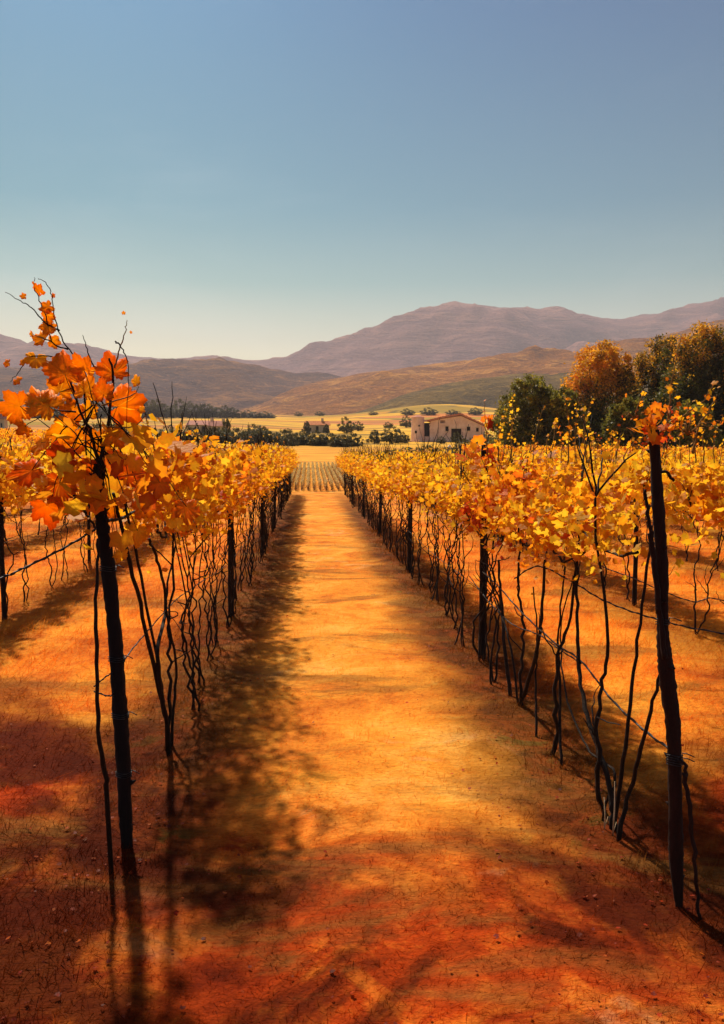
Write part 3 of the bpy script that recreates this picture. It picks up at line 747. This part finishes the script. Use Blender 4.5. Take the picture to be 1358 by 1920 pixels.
wire([pt(965, 1085, 5.6), pt(1010, 1062, 5.4), pt(1075, 1092, 5.2), pt(1125, 1122, 5.1), pt(1180, 1145, 5.0), pt(1240, 1163, 5.0), pt(1300, 1178, 5.0), pt(1420, 1198, 5.0)], 'dark sagging wire passing behind the bend of the crooked post', .0042)
wire([pt(1060, 1020, 6.8), pt(1130, 1062, 6.6), pt(1190, 1085, 6.4), pt(1240, 1107, 6.3), pt(1300, 1128, 6.3), pt(1340, 1122, 6.3), pt(1420, 1150, 6.3)], 'upper thin wire running right behind the crooked post', .0038)
wire([pt(182, 990, D1-.02), pt(130, 1022, D1-.1), pt(60, 1058, D1-.2), pt(0, 1085, D1-.3), pt(-80, 1115, D1-.4)], 'blue-grey wire tied to the thick left post and running out left', .0042)
wire([ptx(228, 1246, -.86), ptx(250, 1215, -.86), ptx(280, 1180, -.86), ptx(320, 1135, -.86), ptx(350, 1110, -.86), ptx(425, 1060, -.86)], 'twisted low wire from the thick left post to the second post', .003)
wire([pt(176, 1288, D1-.06), pt(200, 1268, D1-.05), pt(212, 1262, D1-.02)], 'short bent wire end sticking out left of the thick post, upper one', .0028)
wire([pt(176, 1297, D1-.06), pt(205, 1305, D1-.05), pt(214, 1298, D1-.02)], 'short bent wire end sticking out left of the thick post, lower one', .0028)
for r, x, a, b in (('L1', -.86, 8.7, 33.8), ('R1', 1.45, 6.75, 33)):
    for z, w in ((.62, 'low'), (1.1, 'upper')):
        ps = []
        y = a
        while y < b:
            ps += [(x, y, z), (x, y+1.25, z-.02), (x, y+2.5, z-.035), (x, y+3.7, z-.02)]; y += 5.05
        ps.append((x, b, z))
        wire([Vector(p) for p in ps], f'{w} straight wire threading the far posts of the {ROWTXT[r]}', .0028, twist=False)
for r, x, a, b in (('L2', -3.35, 8.7, 33.0), ('R2', 3.8, 8.0, 33)):
    wire([Vector((x, a, .8)), Vector((x, (a+b)/2, .78)), Vector((x, b, .8))], f'thin wire threading the posts of the {ROWTXT[r]}', .0028, twist=False)

# leaf sprigs rising from the right row, each belongs to a bare shoot
def sprig(pix, D, label, leafs, mat=M_TWIG, hue=.2):
    org = pt(*pix[0], D); org_z = org.copy()
    e = empty('leafy_shoot', org); tag(e, label, 'shoot', 'leafy shoots rising above the vines')
    shoot(pix, D, e, org, .0045, .0014, mat, 'twig')
    L = [pt(px, py, D)-org for px, py in pix]; L = smoothline(L, 8)
    n = leafs; idx = lrng.integers(len(L)//4, len(L), n)
    P = np.array([L[i] for i in idx])+lrng.normal(0, .012, (n, 3))
    V, F, T = leaves(P, lrng.uniform(.006, .02, n), np.clip(lrng.normal(hue, .18, n), 0, 1), lrng.uniform(.85, 1.05, n), 'mid', rng=lrng)
    link('leaf_sprays', np_mesh('leaf_sprays', V, F, T), M_LEAF, e, smooth=False)
    return e
SP = [([(1228, 815), (1260, 798), (1290, 772), (1315, 755), (1338, 722)], D2, 'long yellow shoot reaching up right from the head of the crooked post', 18, .12),
      ([(1250, 805), (1255, 760), (1262, 700), (1278, 630)], D2+.05, 'thin upright shoot above the crooked post against the dark trees', 9, .2),
      ([(1228, 812), (1215, 830), (1200, 842), (1190, 835), (1180, 800)], D2, 'hooked yellow shoot hanging left of the head of the crooked post', 10, .15),
      ([(1300, 850), (1310, 800), (1330, 770), (1345, 740)], D2+.1, 'pale shoot with leaves right of the crooked post', 14, .3),
      ([(1155, 860), (1160, 830), (1165, 812)], 4.0, 'short pale forked shoot left of the crooked post', 6, .1),
      ([(1032, 860), (1040, 820), (1044, 790)], 4.6, 'slim yellow shoot against the green tree', 8, .1),
      ([(958, 860), (960, 820), (962, 775), (962, 730)], 5.2, 'slim golden shoot left of the green tree', 12, .15),
      ([(915, 850), (910, 790), (909, 750)], 5.5, 'tall reddish shoot above the second post on the right', 7, .6),
      ([(275, 860), (262, 820), (250, 770), (246, 740)], 4.6, 'brown bare shoot left of centre above the left row', 6, .1),
      ([(330, 900), (300, 830), (280, 800), (265, 790)], 5.0, 'arching yellow shoot above the left row', 10, .1),
      ([(410, 850), (380, 818), (350, 812), (335, 800)], 5.5, 'drooping yellow shoot with clumped leaves above the left row', 22, .12)]
for px, D, lab, n, h in SP: sprig(px, D, lab, n, hue=h, mat=M_TWIG)
# fine leafy sprays above the right row
for i in range(26):
    px = random.uniform(925, 1350); D = random.uniform(3.9, 7.5)
    py0 = 868; top = random.uniform(745, 835)
    sprig([(px, py0), (px+random.uniform(-8, 8), (py0+top)/2), (px+random.uniform(-22, 22), top)], D, 'fine wispy shoot with tiny gold leaves above the right-hand vines', random.randint(10, 24), hue=random.choice([.1, .2, .5]))
# red-orange leaf bunches on heads of the posts
def bunch(px, py, D, n, spread, hue, label, size=(.015, .035)):
    org = pt(px, py, D); e = empty('leaf_bunch', org); tag(e, label, 'leaves', 'bunches of leaves on the post heads')
    P = lrng.normal(0, 1, (n, 3))*np.array(spread)
    V, F, T = leaves(P, lrng.uniform(size[0], size[1], n), np.clip(lrng.normal(hue, .15, n), 0, 1), lrng.uniform(.85, 1.05, n), 'mid', rng=lrng)
    link('foliage', np_mesh('foliage', V, F, T), M_LEAF, e, smooth=False)
    m = MB()
    for k in range(0, n, 3): m.tube([(0, 0, -.02), tuple(P[k]*.5+np.array([0, 0, .01])), tuple(P[k])], [.003, .002, .001], 4)
    m.build('twig', M_TWIG, e)
bunch(1222, 805, D2, 34, (.035, .03, .03), .5, 'orange and yellow leaves crowning the crooked post')
bunch(1255, 775, D2+.02, 12, (.02, .02, .02), .6, 'small red-orange leaf clump just right of the crooked post head', (.01, .02))
bunch(1290, 805, D2+.04, 26, (.05, .03, .03), .45, 'scattered orange leaf clump right of the crooked post head', (.006, .016))
bunch(1190, 775, D2+.04, 16, (.035, .03, .03), .5, 'scattered orange leaf clump left of the crooked post head', (.006, .014))
bunch(915, 850, 6.6, 26, (.09, .05, .05), .55, 'bright red-orange leaf bunch on top of the second post on the right', (.04, .085))
bunch(916, 782, 5.6, 5, (.02, .02, .04), .68, 'single red leaf clump high above the second post on the right', (.03, .05))

# ------------------------------------------------------------------ trees
def crown_leaves(blobs, n, size, hue, kind='tri', seed=1, hue_fn=None, hole=.25):
    """blobs: (x,y,z,rx,ry,rz); leaves in clumps over the shell and inside"""
    rng = np.random.default_rng(seed); out = []
    vol = np.array([b[3]*b[4]*b[5] for b in blobs])**.67; cnts = (n*vol/vol.sum()).astype(int)
    for b, c in zip(blobs, cnts):
        ncl = max(6, c//70)
        d = rng.normal(size=(ncl, 3)); d /= np.linalg.norm(d, axis=1)[:, None]
        rr = rng.uniform(.55, 1.06, ncl)**.6
        cc = d*rr[:, None]
        ch = rng.normal(0, .07, ncl); cb = rng.uniform(.65, 1.15, ncl)
        w = rng.integers(0, ncl, c)
        p = cc[w]+rng.normal(0, .105, (c, 3))
        pos = p*np.array(b[3:6])+np.array(b[:3])
        h = hue+ch[w]+rng.normal(0, .05, c)
        if hue_fn is not None: h = hue_fn(pos, ch[w]+rng.normal(0, .05, c))
        out.append((pos, h, cb[w]*rng.uniform(.8, 1.1, c)))
    pos = np.concatenate([o[0] for o in out]); h = np.concatenate([o[1] for o in out]); b = np.concatenate([o[2] for o in out])
    return leaves(pos, rng.uniform(size*.6, size*1.4, len(pos)), np.clip(h, 0, 1), b, kind, up=.6, rng=rng)
def tree(px, topy, w, D, label, blobs, n, hue, size, seed, mat=M_TREE, hue_fn=None, name='tree', cat='tree', group='trees behind the right-hand vines', trunk_r=.16, zb=.12):
    base = pt(px, 850, D); z0 = H(base.x, D)
    top = pt(px, topy, D).z; ht = top-z0; hw = w/1500*D/2
    e = empty(name, (base.x, D, z0)); tag(e, label, cat, group)
    bl = [(bx*hw, by*hw, bz*ht, rx*hw, ry*hw, rz_*ht) for bx, by, bz, rx, ry, rz_ in blobs]
    fn = (lambda p, j: hue_fn(p/np.array([hw, hw, ht]), j)) if hue_fn else None
    V, F, T = crown_leaves(bl, n, size, hue, seed=seed, hue_fn=fn)
    link('crown', np_mesh('crown', V, F, T), mat, e, smooth=False)
    m = MB(); st = random.getstate(); random.seed(seed)
    P = smoothline([(0, 0, -.1), (hw*.04, 0, ht*.2), (-hw*.03, 0, ht*.45), (0, 0, ht*.75)], 5, .02*hw)
    m.tube(P, list(np.linspace(trunk_r, trunk_r*.3, len(P))), 8, .1)
    for b in bl:
        for k in range(2):
            s = P[random.randrange(4, len(P)-2)]; t = Vector((b[0]+random.gauss(0, .3)*b[3], b[1]+random.gauss(0, .3)*b[4], b[2]+random.gauss(0, .3)*b[5]))
            q = smoothline([s, (s+t)/2+Vector((0, 0, -.05*ht)), t], 4, .01*hw); m.tube(q, list(np.linspace(trunk_r*.45, trunk_r*.12, len(q))), 6, .1)
    random.setstate(st)
    m.build('trunk', M_TRUNK, e); return e
CB = [(0, 0, .55, .75, .75, .38), (-.45, 0, .42, .55, .6, .30), (.45, .1, .45, .6, .6, .32), (-.15, -.2, .80, .5, .5, .20), (.25, .1, .78, .45, .5, .20), (-.35, -.3, .22, .6, .6, .2), (.4, -.2, .2, .6, .6, .2)]
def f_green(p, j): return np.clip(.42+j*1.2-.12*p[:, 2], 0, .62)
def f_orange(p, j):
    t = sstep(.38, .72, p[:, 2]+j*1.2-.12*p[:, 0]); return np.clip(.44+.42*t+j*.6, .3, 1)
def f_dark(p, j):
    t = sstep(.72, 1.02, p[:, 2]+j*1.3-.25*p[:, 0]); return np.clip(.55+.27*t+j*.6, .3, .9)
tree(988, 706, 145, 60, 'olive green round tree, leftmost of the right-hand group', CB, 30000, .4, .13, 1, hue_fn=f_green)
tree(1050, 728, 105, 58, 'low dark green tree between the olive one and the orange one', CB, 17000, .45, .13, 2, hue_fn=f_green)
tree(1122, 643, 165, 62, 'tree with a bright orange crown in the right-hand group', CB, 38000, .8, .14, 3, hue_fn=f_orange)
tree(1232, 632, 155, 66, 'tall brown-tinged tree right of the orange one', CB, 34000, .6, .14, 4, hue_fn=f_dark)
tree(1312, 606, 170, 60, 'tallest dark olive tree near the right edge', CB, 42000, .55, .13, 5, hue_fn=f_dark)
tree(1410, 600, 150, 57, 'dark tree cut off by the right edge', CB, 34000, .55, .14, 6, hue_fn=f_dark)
tree(1178, 745, 110, 56, 'low dark bush in front of the orange tree', CB, 18000, .5, .13, 7, hue_fn=f_green, name='bush', cat='bush')
tree(1290, 755, 120, 54, 'low dark bush before the tallest dark tree', CB, 18000, .5, .13, 8, hue_fn=f_green, name='bush', cat='bush')

# far bushes and trees: small shared crowns
BB = {}
def far_tree(px, basey, w, h, D, label, hue=.5, group='far trees and bushes in the fields', cat='tree', name='far_tree', shape=0):
    D = gD(px, basey)+random.uniform(-1.5, 1.5)
    P = pt(px, basey, D); z0 = H(P.x, D); wm = w/1500*D; hm = h/1500*D
    zb = max(z0, P.z) if False else z0
    key = (shape, round(hue, 1))
    top = P.z+hm
    hm = max(top-z0, hm*.6)
    if key not in BB:
        e = empty(name, (P.x, D, zb)); tag(e, label, cat, group)
        bl = [[(0, 0, .55, .4, .4, .42), (-.2, 0, .42, .3, .3, .3), (.22, 0, .42, .28, .3, .32), (0, 0, .2, .45, .4, .2)], [(0, 0, .5, .28, .3, .5), (0, .0, .25, .42, .4, .25), (.05, 0, .8, .16, .2, .2)],
              [(-.3, 0, .4, .2, .3, .4), (-.1, 0, .5, .22, .3, .45), (.12, 0, .45, .2, .3, .42), (.32, 0, .35, .2, .3, .38), (0, 0, .2, .5, .4, .22)]][shape]
        V, F, T = crown_leaves(bl, 6500, .032, hue, kind='tri', seed=shape+10)
        link('crown', np_mesh('crown', V, F, T), M_BUSH, e, smooth=False)
        m = MB(); m.tube([(0, 0, -.05), (0.02, 0, .3), (0, 0, .6)], [.03, .02, .01], 6); m.tube([(0.01, 0, .2), (.1, 0, .35), (.2, .02, .5)], [.015, .01, .005], 5); m.tube([(0.01, 0, .2), (-.1, 0, .35), (-.2, .02, .5)], [.015, .01, .005], 5)
        m.build('trunk', M_TRUNK, e); BB[key] = e
    else:
        e = copy_tree(BB[key]); e.name = name; e['label'] = label; e['category'] = cat; e['group'] = group
        e.location = (P.x, D, zb)
    e.scale = (wm, wm*.8, hm); e.rotation_euler.z = random.uniform(-.6, .6) if shape != 2 else random.uniform(-.15, .15)
    return e
FT = 'far trees and bushes in the fields'
# hedge before the fields, left of centre
i = 0
for px in range(388, 668, 11):
    hh_ = 27+random.uniform(-6, 7)-(4 if px > 560 else 0); by = 831+(px-388)*.028+random.uniform(-2, 1)
    where = ('left end' if px < 430 else 'left part' if px < 500 else 'middle' if px < 570 else 'right part' if px < 640 else 'right end')
    far_tree(px, by, random.uniform(30, 46), hh_, 135+random.uniform(-4, 4), f'dark rounded bush in the {where} of the long hedge across the fields', .6, cat='bush', name='bush', shape=random.choice([0, 2]), group='bushes of the long hedge')
far_tree(425, 826, 30, 40, 150, 'pointed dark tree rising from the left end of the hedge', .6, shape=1)
far_tree(478, 828, 46, 32, 148, 'broad dark tree in the left half of the hedge', .6, shape=0)
far_tree(702, 832, 34, 26, 150, 'small dark tree left of the broad trees by the farmhouse', .6, shape=1)
far_tree(735, 832, 44, 36, 152, 'broad dark tree left of the farmhouse', .6, shape=0)
far_tree(758, 832, 24, 22, 156, 'low dark bush touching the round tower', .6, shape=0, cat='bush', name='bush')
far_tree(650, 812, 34, 30, 330, 'lone leafy tree in the middle of the pale fields', .5, shape=0)
far_tree(672, 808, 24, 18, 340, 'small bush right of the lone field tree', .5, shape=0, cat='bush', name='bush')
far_tree(728, 803, 18, 12, 360, 'tiny bush in the yellow field above the farmhouse trees', .6, cat='bush', name='bush')
far_tree(763, 802, 28, 22, 300, 'hazy tree just above the round tower', .5)
far_tree(575, 812, 22, 22, 292, 'dark tree left of the orange-roofed house', .6, shape=1)
far_tree(612, 812, 16, 17, 292, 'dark tree right of the orange-roofed house', .6, shape=1)
far_tree(540, 812, 20, 9, 300, 'low scrub left of the orange-roofed house', .5, cat='bush', name='bush')
for k, (px, by, w, h) in enumerate([(730, 856, 60, 14), (762, 858, 60, 22), (800, 858, 56, 26), (835, 858, 50, 22), (872, 858, 56, 34), (905, 858, 40, 24)]):
    far_tree(px, by, w, h, 92+k, ['pale scrub, leftmost in front of the farmhouse', 'green scrub below the round tower', 'yellow-green scrub below the farmhouse wall', 'scrub left of the white stone', 'round grey-green bush below the farmhouse, beside the white stone', 'dark scrub under the right end of the farmhouse'][k], .2 if k != 4 else .4, cat='bush', name='bush', shape=2 if k != 4 else 0, group='scrub before the farmhouse')
for k, (px, w, h) in enumerate([(828, 20, 14), (858, 26, 22), (888, 26, 12), (914, 26, 24)]):
    far_tree(px, 832, w, h, 147, ['small bush at the foot of the farmhouse wall, left one', 'dark bush covering the farmhouse doorway', 'low bush at the foot of the farmhouse wall, right one', 'dark bush behind the right corner of the farmhouse'][k], .6, cat='bush', name='bush', group='bushes against the farmhouse')
# far wood at the foot of the left hills
for k in range(38):
    px = -10+k*14+random.uniform(-4, 4); fade = 1 if px < 400 else max(.3, 1-(px-400)/160)
    far_tree(px, 784, random.uniform(26, 42), (26+random.uniform(-6, 9))*fade, 575, 'hazy grey-green tree in the wood at the foot of the left hills', .6 if k % 3 else .5, group='trees of the far wood', shape=random.choice([0, 0, 2]))
for k, (px, w, h) in enumerate([(560, 18, 6), (600, 20, 7), (700, 22, 7), (765, 30, 12), (805, 34, 14), (850, 30, 10), (892, 30, 14)]):
    far_tree(px, 778, w, h, 540, f'tiny tree on the far edge of the yellow fields, {NUM[k]} from the left', .5, group='trees at the far edge of the fields')
# dark scrub left of centre behind the left vines
for k, px in enumerate([150, 182, 214, 250, 285, 318, 352]):
    far_tree(px, 830, 50, random.uniform(30, 42), 130+random.uniform(-3, 3), f'dark bush behind the left vines, {NUM[k]} from the left', .6, cat='bush', name='bush', group='bushes behind the left vines', shape=random.choice([0, 2]))

# ------------------------------------------------------------------ buildings
def cut(o, boxes, parent):
    """real recesses: boolean differences evaluated into a new mesh"""
    m = MB()
    for b in boxes: m.box(*b)
    c = m.build('cutter', None, None, False)
    c.matrix_world = parent.matrix_world.copy() if parent else Matrix()
    c.location = parent.location; c.rotation_euler = parent.rotation_euler
    md = o.modifiers.new('b', 'BOOLEAN'); md.object = c; md.operation = 'DIFFERENCE'; md.solver = 'EXACT'
    bpy.context.view_layer.update()
    dg = bpy.context.evaluated_depsgraph_get(); ev = o.evaluated_get(dg)
    me = bpy.data.meshes.new_from_object(ev); o.modifiers.clear(); o.data = me
    bpy.data.objects.remove(c)
DH = 150.0; hb = pt(838, 831, DH); hz = H(hb.x, DH)
farm = empty('ruined_farmhouse', (hb.x, DH, hz), R(-14)); tag(farm, 'crumbling pink farmhouse with a red roof and a round tower', 'farmhouse')
S = DH/1500.0
def fx(px): return (px-838)*S*1.03
def fz(py): return (831-py)*S-.0
m = MB(); m.prism([(fx(806), -1), (fx(905), -1), (fx(905), fz(802)), (fx(863), fz(782)), (fx(830), fz(787)), (fx(806), fz(792))], 0, 7.5)
wall = m.build('wall', M_WALL, farm, False)
cut(wall, [((fx(877), .2, fz(806)), (.65, 1.6, .75)), ((fx(838), .2, fz(806)), (.6, 1.6, .9)), ((fx(855), .2, fz(818)), (1.9, 1.8, 2.4)), ((fx(830), .2, fz(793)), (.9, 1.4, .55)), ((fx(893), .2, fz(808)), (.5, 1.4, .7)),
           ((fx(806), .2, fz(793)), (.5, 2, .8))], farm)
for (px, py, w, h, nm) in ((877, 806, .65, .75, 'window'), (893, 808, .5, .7, 'window'), (838, 806, .6, .9, 'window'), (855, 818, 1.9, 2.4, 'doorway')):
    m = MB(); m.box((fx(px), .55, fz(py)), (w-.02, .05, h-.02)); f = m.build(nm, M_DARK, farm, False)  # dark back plate, its colour stands in for shade inside the opening
    m = MB()
    m.box((fx(px), -.03, fz(py)+h/2+.06), (w+.24, .12, .12)); m.box((fx(px), -.05, fz(py)-h/2-.05), (w+.3, .18, .09)) if nm == 'window' else None
    m.build('frame', M_WALL2, f, False)
m = MB()
n1 = [(fx(802), fz(792.5)), (fx(830), fz(786.2)), (fx(863), fz(780.6)), (fx(909), fz(802.5))]
up = [(x, z+.32) for x, z in n1]; 
m.prism(n1+up[::-1], -.35, 7.9); rf = m.build('roof', M_ROOF, farm, False)
m = MB()
for k in range(16):
    t = k/15; x = n1[0][0]+(n1[3][0]-n1[0][0])*t; z = np.interp(x, [p[0] for p in n1], [p[1] for p in n1])+.33
    m.tube([(x, -.4, z), (x, 3.5, z+.02), (x, 7.9, z)], .09, 6)
m.build('ridge_tiles', M_ROOF, rf, False)
m = MB(); zt = fz(784)
ring = []
for k, (r, z) in enumerate([(1.38, -1), (1.32, .5), (1.24, zt*.6), (1.22, zt)]): ring.append((r, z))
vs = []; 
for r, z in ring:
    for k in range(24): vs.append((fx(783)+r*math.cos(k*math.pi/12), 1.4+r*math.sin(k*math.pi/12), z))
fs = [(i*24+k, i*24+(k+1) % 24, (i+1)*24+(k+1) % 24, (i+1)*24+k) for i in range(3) for k in range(24)]+[tuple(72+k for k in range(24))]
m.add(vs, fs); tw = m.build('tower', M_WALL, farm, False)
m = MB(); vs = [(fx(783)+1.36*math.cos(k*math.pi/12), 1.4+1.36*math.sin(k*math.pi/12), zt+.02) for k in range(24)]+[(fx(783), 1.4, zt+.5)]
m.add(vs, [(k, (k+1) % 24, 24) for k in range(24)]+[tuple(reversed(range(24)))]); m.build('tower_roof', M_ROOF, tw, False)
m = MB(); m.box((fx(781), .12, fz(812)), (.4, .1, .5)); m.box((fx(787), .12, fz(800)), (.3, .1, .3)); m.build('window', M_DARK, tw, False)
m = MB(); m.box((fx(800), 2.6, fz(812)), (1.4, .4, 3.6)); m.build('passage', M_DARK, farm, False)  # dark slab painting the shade in the gap beside the tower
m = MB(); m.box((fx(799.5), 1.6, fz(826)), (1.5, .5, 1.2)); m.box((fx(801), 1.7, fz(790)), (1.4, .6, .35)); m.build('link_wall', M_WALL, farm, False)
m = MB()
for k in range(26):
    m.box((random.uniform(fx(770), fx(825)), random.uniform(-2.4, -.3), random.uniform(.05, .3)), (random.uniform(.2, .6), random.uniform(.2, .6), random.uniform(.2, .5)), random.uniform(0, 3))
m.build('rubble', M_WALL, farm, False)

def cottage(px, basey, w, h, D, label, roofm, name='cottage', rz=0):
    D = gD(px, basey)
    P = pt(px, basey, D); z0 = H(P.x, D); wm = w/1500*D; top = max(pt(px, basey-h, D).z-z0, 2.5)
    e = empty(name, (P.x, D, z0), rz); tag(e, label, 'cottage', 'small houses in the fields')
    wh = top*.62; dp = wm*.6
    m = MB(); m.box((0, 0, wh/2-.3), (wm, dp, wh+.6)); w_ = m.build('wall', M_WALL2, e, False)
    m = MB(); ov = .4
    m.add([(-wm/2-ov, -dp/2-ov, wh), (wm/2+ov, -dp/2-ov, wh), (wm/2+ov, dp/2+ov, wh), (-wm/2-ov, dp/2+ov, wh), (-wm/2-ov*.2, 0, top), (wm/2+ov*.2, 0, top)],
          [(0, 1, 5, 4), (2, 3, 4, 5), (1, 2, 5), (3, 0, 4), (3, 2, 1, 0)]); r = m.build('roof', roofm, e, False)
    m = MB(); m.box((wm*.22, 0, top+.1), (.6, .6, 1.0)); m.build('chimney', M_WALL2, r, False)
    for k in (-.3, 0, .3):
        m = MB(); m.box((wm*k, -dp/2-.02, wh*.42), (wm*.1, .08, wh*(.75 if k == 0 else .4)) if k else (wm*.11, .08, wh*.84)); m.build('window' if k else 'door', M_DARK, e, False)
    return e
cottage(595, 811, 44, 22, 285, 'small house with a bright orange roof among dark trees in the fields', M_ROOFO)
cottage(385, 812, 58, 14, 175, 'long low house with a red roof above the left vines', M_ROOF)
cottage(412, 814, 34, 12, 168, 'short red-roofed shed at the left end of the hedge', M_ROOF)
cottage(-2, 806, 26, 32, 120, 'pale pink-walled house cut off by the left edge', M_ROOF)
cottage(790, 790, 1, 1, 470, 'tiny pale house far behind the farmhouse', M_ROOF) if False else None

# white stone and straw stubs
P = pt(843, 858, 84); 
m = MB(); vs = []
for k in range(6):
    for j in range(9):
        a = j*2*math.pi/9; th = k*math.pi/5*.98; r = .22*math.sin(th)+.01
        vs.append((r*math.cos(a)*random.uniform(.85, 1.1), r*math.sin(a)*random.uniform(.85, 1.1), .36-.36*math.cos(th)))
m.add(vs, [(i*9+j, i*9+(j+1) % 9, (i+1)*9+(j+1) % 9, (i+1)*9+j) for i in range(5) for j in range(9)])
o = m.build('white_stone', M_STONE); o.location = (P.x, 84, H(P.x, 84)+.25); tag(o, 'small white upright stone at the field edge below the farmhouse', 'stone')
for k, (px, y0, y1) in enumerate([(1134, 1540, 1495), (1150, 1535, 1465)]):
    b = ptx(px, y0, 1.40+k*.02); t = ptx(px+(3 if k else -1), y1, 1.40+k*.02); b.z = H(b.x, b.y)-.01
    mid_ = (b+t)/2+Vector((.004, 0, 0))
    m = MB(); m.tube([Vector((0, 0, 0)), mid_-b, t-b], [.004, .003, .0015], 6); m.tube([Vector((0, 0, .02)), Vector((.012, .004, .05)), Vector((.02, .01, .07))], [.002, .0015, .001], 5)
    o = m.build('dry_stalk', M_STRAW); o.location = b
    tag(o, ['short pale dry stalk beside the splayed stems', 'taller white dry stalk against the splayed stems'][k], 'stalk', 'pale dry stalks by the splayed vine')
m = MB(); b = pt(1312, 1735, D2-.1); b.z = H(b.x, b.y)-.01
P = [Vector((0, 0, 0))]+[pt(px, py, D2-.1+.02*i)-b for i, (px, py) in enumerate([(1305, 1640), (1296, 1540), (1284, 1450)])]
P = smoothline(P, 7, .003); m.tube(P, list(np.linspace(.006, .010, len(P))), 7, .15)
q = smoothline([P[-3], P[-1]+Vector((.0, 0, .03)), pt(1270, 1425, D2-.02)-b], 4, .002); m.tube(q, [.007]*len(q), 6, .15)
o = m.build('bare_branch', M_POST2); o.location = b; tag(o, 'thin crooked branch leaning against the right side of the crooked post', 'branch')

# ------------------------------------------------------------------ haze
m = MB(); m.box((0, 1400, 290), (14500, 6500, 700)); 
o = m.build('haze', None, None, False); tag(o, None, None, kind='stuff')
hm, nt = new_mat('thin_haze'); g = N(nt)
pv = g.n('ShaderNodeVolumePrincipled'); pv.inputs['Color'].default_value = (.86, .80, .92, 1); pv.inputs['Density'].default_value = .00019; pv.inputs['Anisotropy'].default_value = .1
oo = g.n('ShaderNodeOutputMaterial'); g.l(pv.outputs[0], oo.inputs['Volume']); o.data.materials.append(hm)

# ------------------------------------------------------------------ light
AZ = R(-17); EL = R(47)     # sun to the left, a little behind the camera
sd = Vector((math.sin(AZ)*math.cos(EL), math.cos(AZ)*math.cos(EL), math.sin(EL)))
sl = bpy.data.lights.new('sun', 'SUN'); sl.energy = 5.0; sl.angle = R(1.6); sl.color = (1, .86, .66)
so = bpy.data.objects.new('sun', sl); COL.objects.link(so); so.rotation_euler = sd.to_track_quat('Z', 'Y').to_euler(); so.location = (0, 0, 900)
w = bpy.data.worlds.new('World'); sc.world = w; w.use_nodes = True; nt = w.node_tree; nt.nodes.clear(); g = N(nt)
sky = g.n('ShaderNodeTexSky'); sky.sky_type = 'NISHITA'; sky.sun_disc = False; sky.sun_elevation = EL; sky.sun_rotation = AZ
sky.air_density = 1.0; sky.dust_density = 1.2; sky.ozone_density = 1.5
tc = g.n('ShaderNodeTexCoord'); sep = g.n('ShaderNodeSeparateXYZ'); g.l(tc.outputs['Generated'], sep.inputs[0])
tint = g.ramp(sep.outputs[2], [(0, (1.02, .83, .50)), (.12, (.96, .80, .50)), (.20, (.37, .53, .41)), (.28, (.165, .39, .385)), (.48, (.105, .275, .39)), (1, (.3, .36, .38))])
c = g.mix(1, sky.outputs[0], tint, 'MULTIPLY')
cl = g.noise(g.mapv(tc.outputs['Generated'], (1.2, 1.2, 3.5)), 1.6, 7, .6, .6)
c = g.mix(g.math('MULTIPLY', g.ss(cl, .5, .8), .09), c, (8.2, 8.2, 8))
bg = g.n('ShaderNodeBackground'); g.l(c, bg.inputs[0]); bg.inputs[1].default_value = .11
ow = g.n('ShaderNodeOutputWorld'); g.l(bg.outputs[0], ow.inputs[0])

sc.view_settings.view_transform = 'Standard'; sc.view_settings.look = 'None'; sc.view_settings.gamma = 1; sc.view_settings.exposure = .5
cy = sc.cycles
cy.max_bounces = 6; cy.diffuse_bounces = 3; cy.glossy_bounces = 2; cy.transmission_bounces = 4; cy.volume_bounces = 0; cy.transparent_max_bounces = 8
cy.use_denoising = True
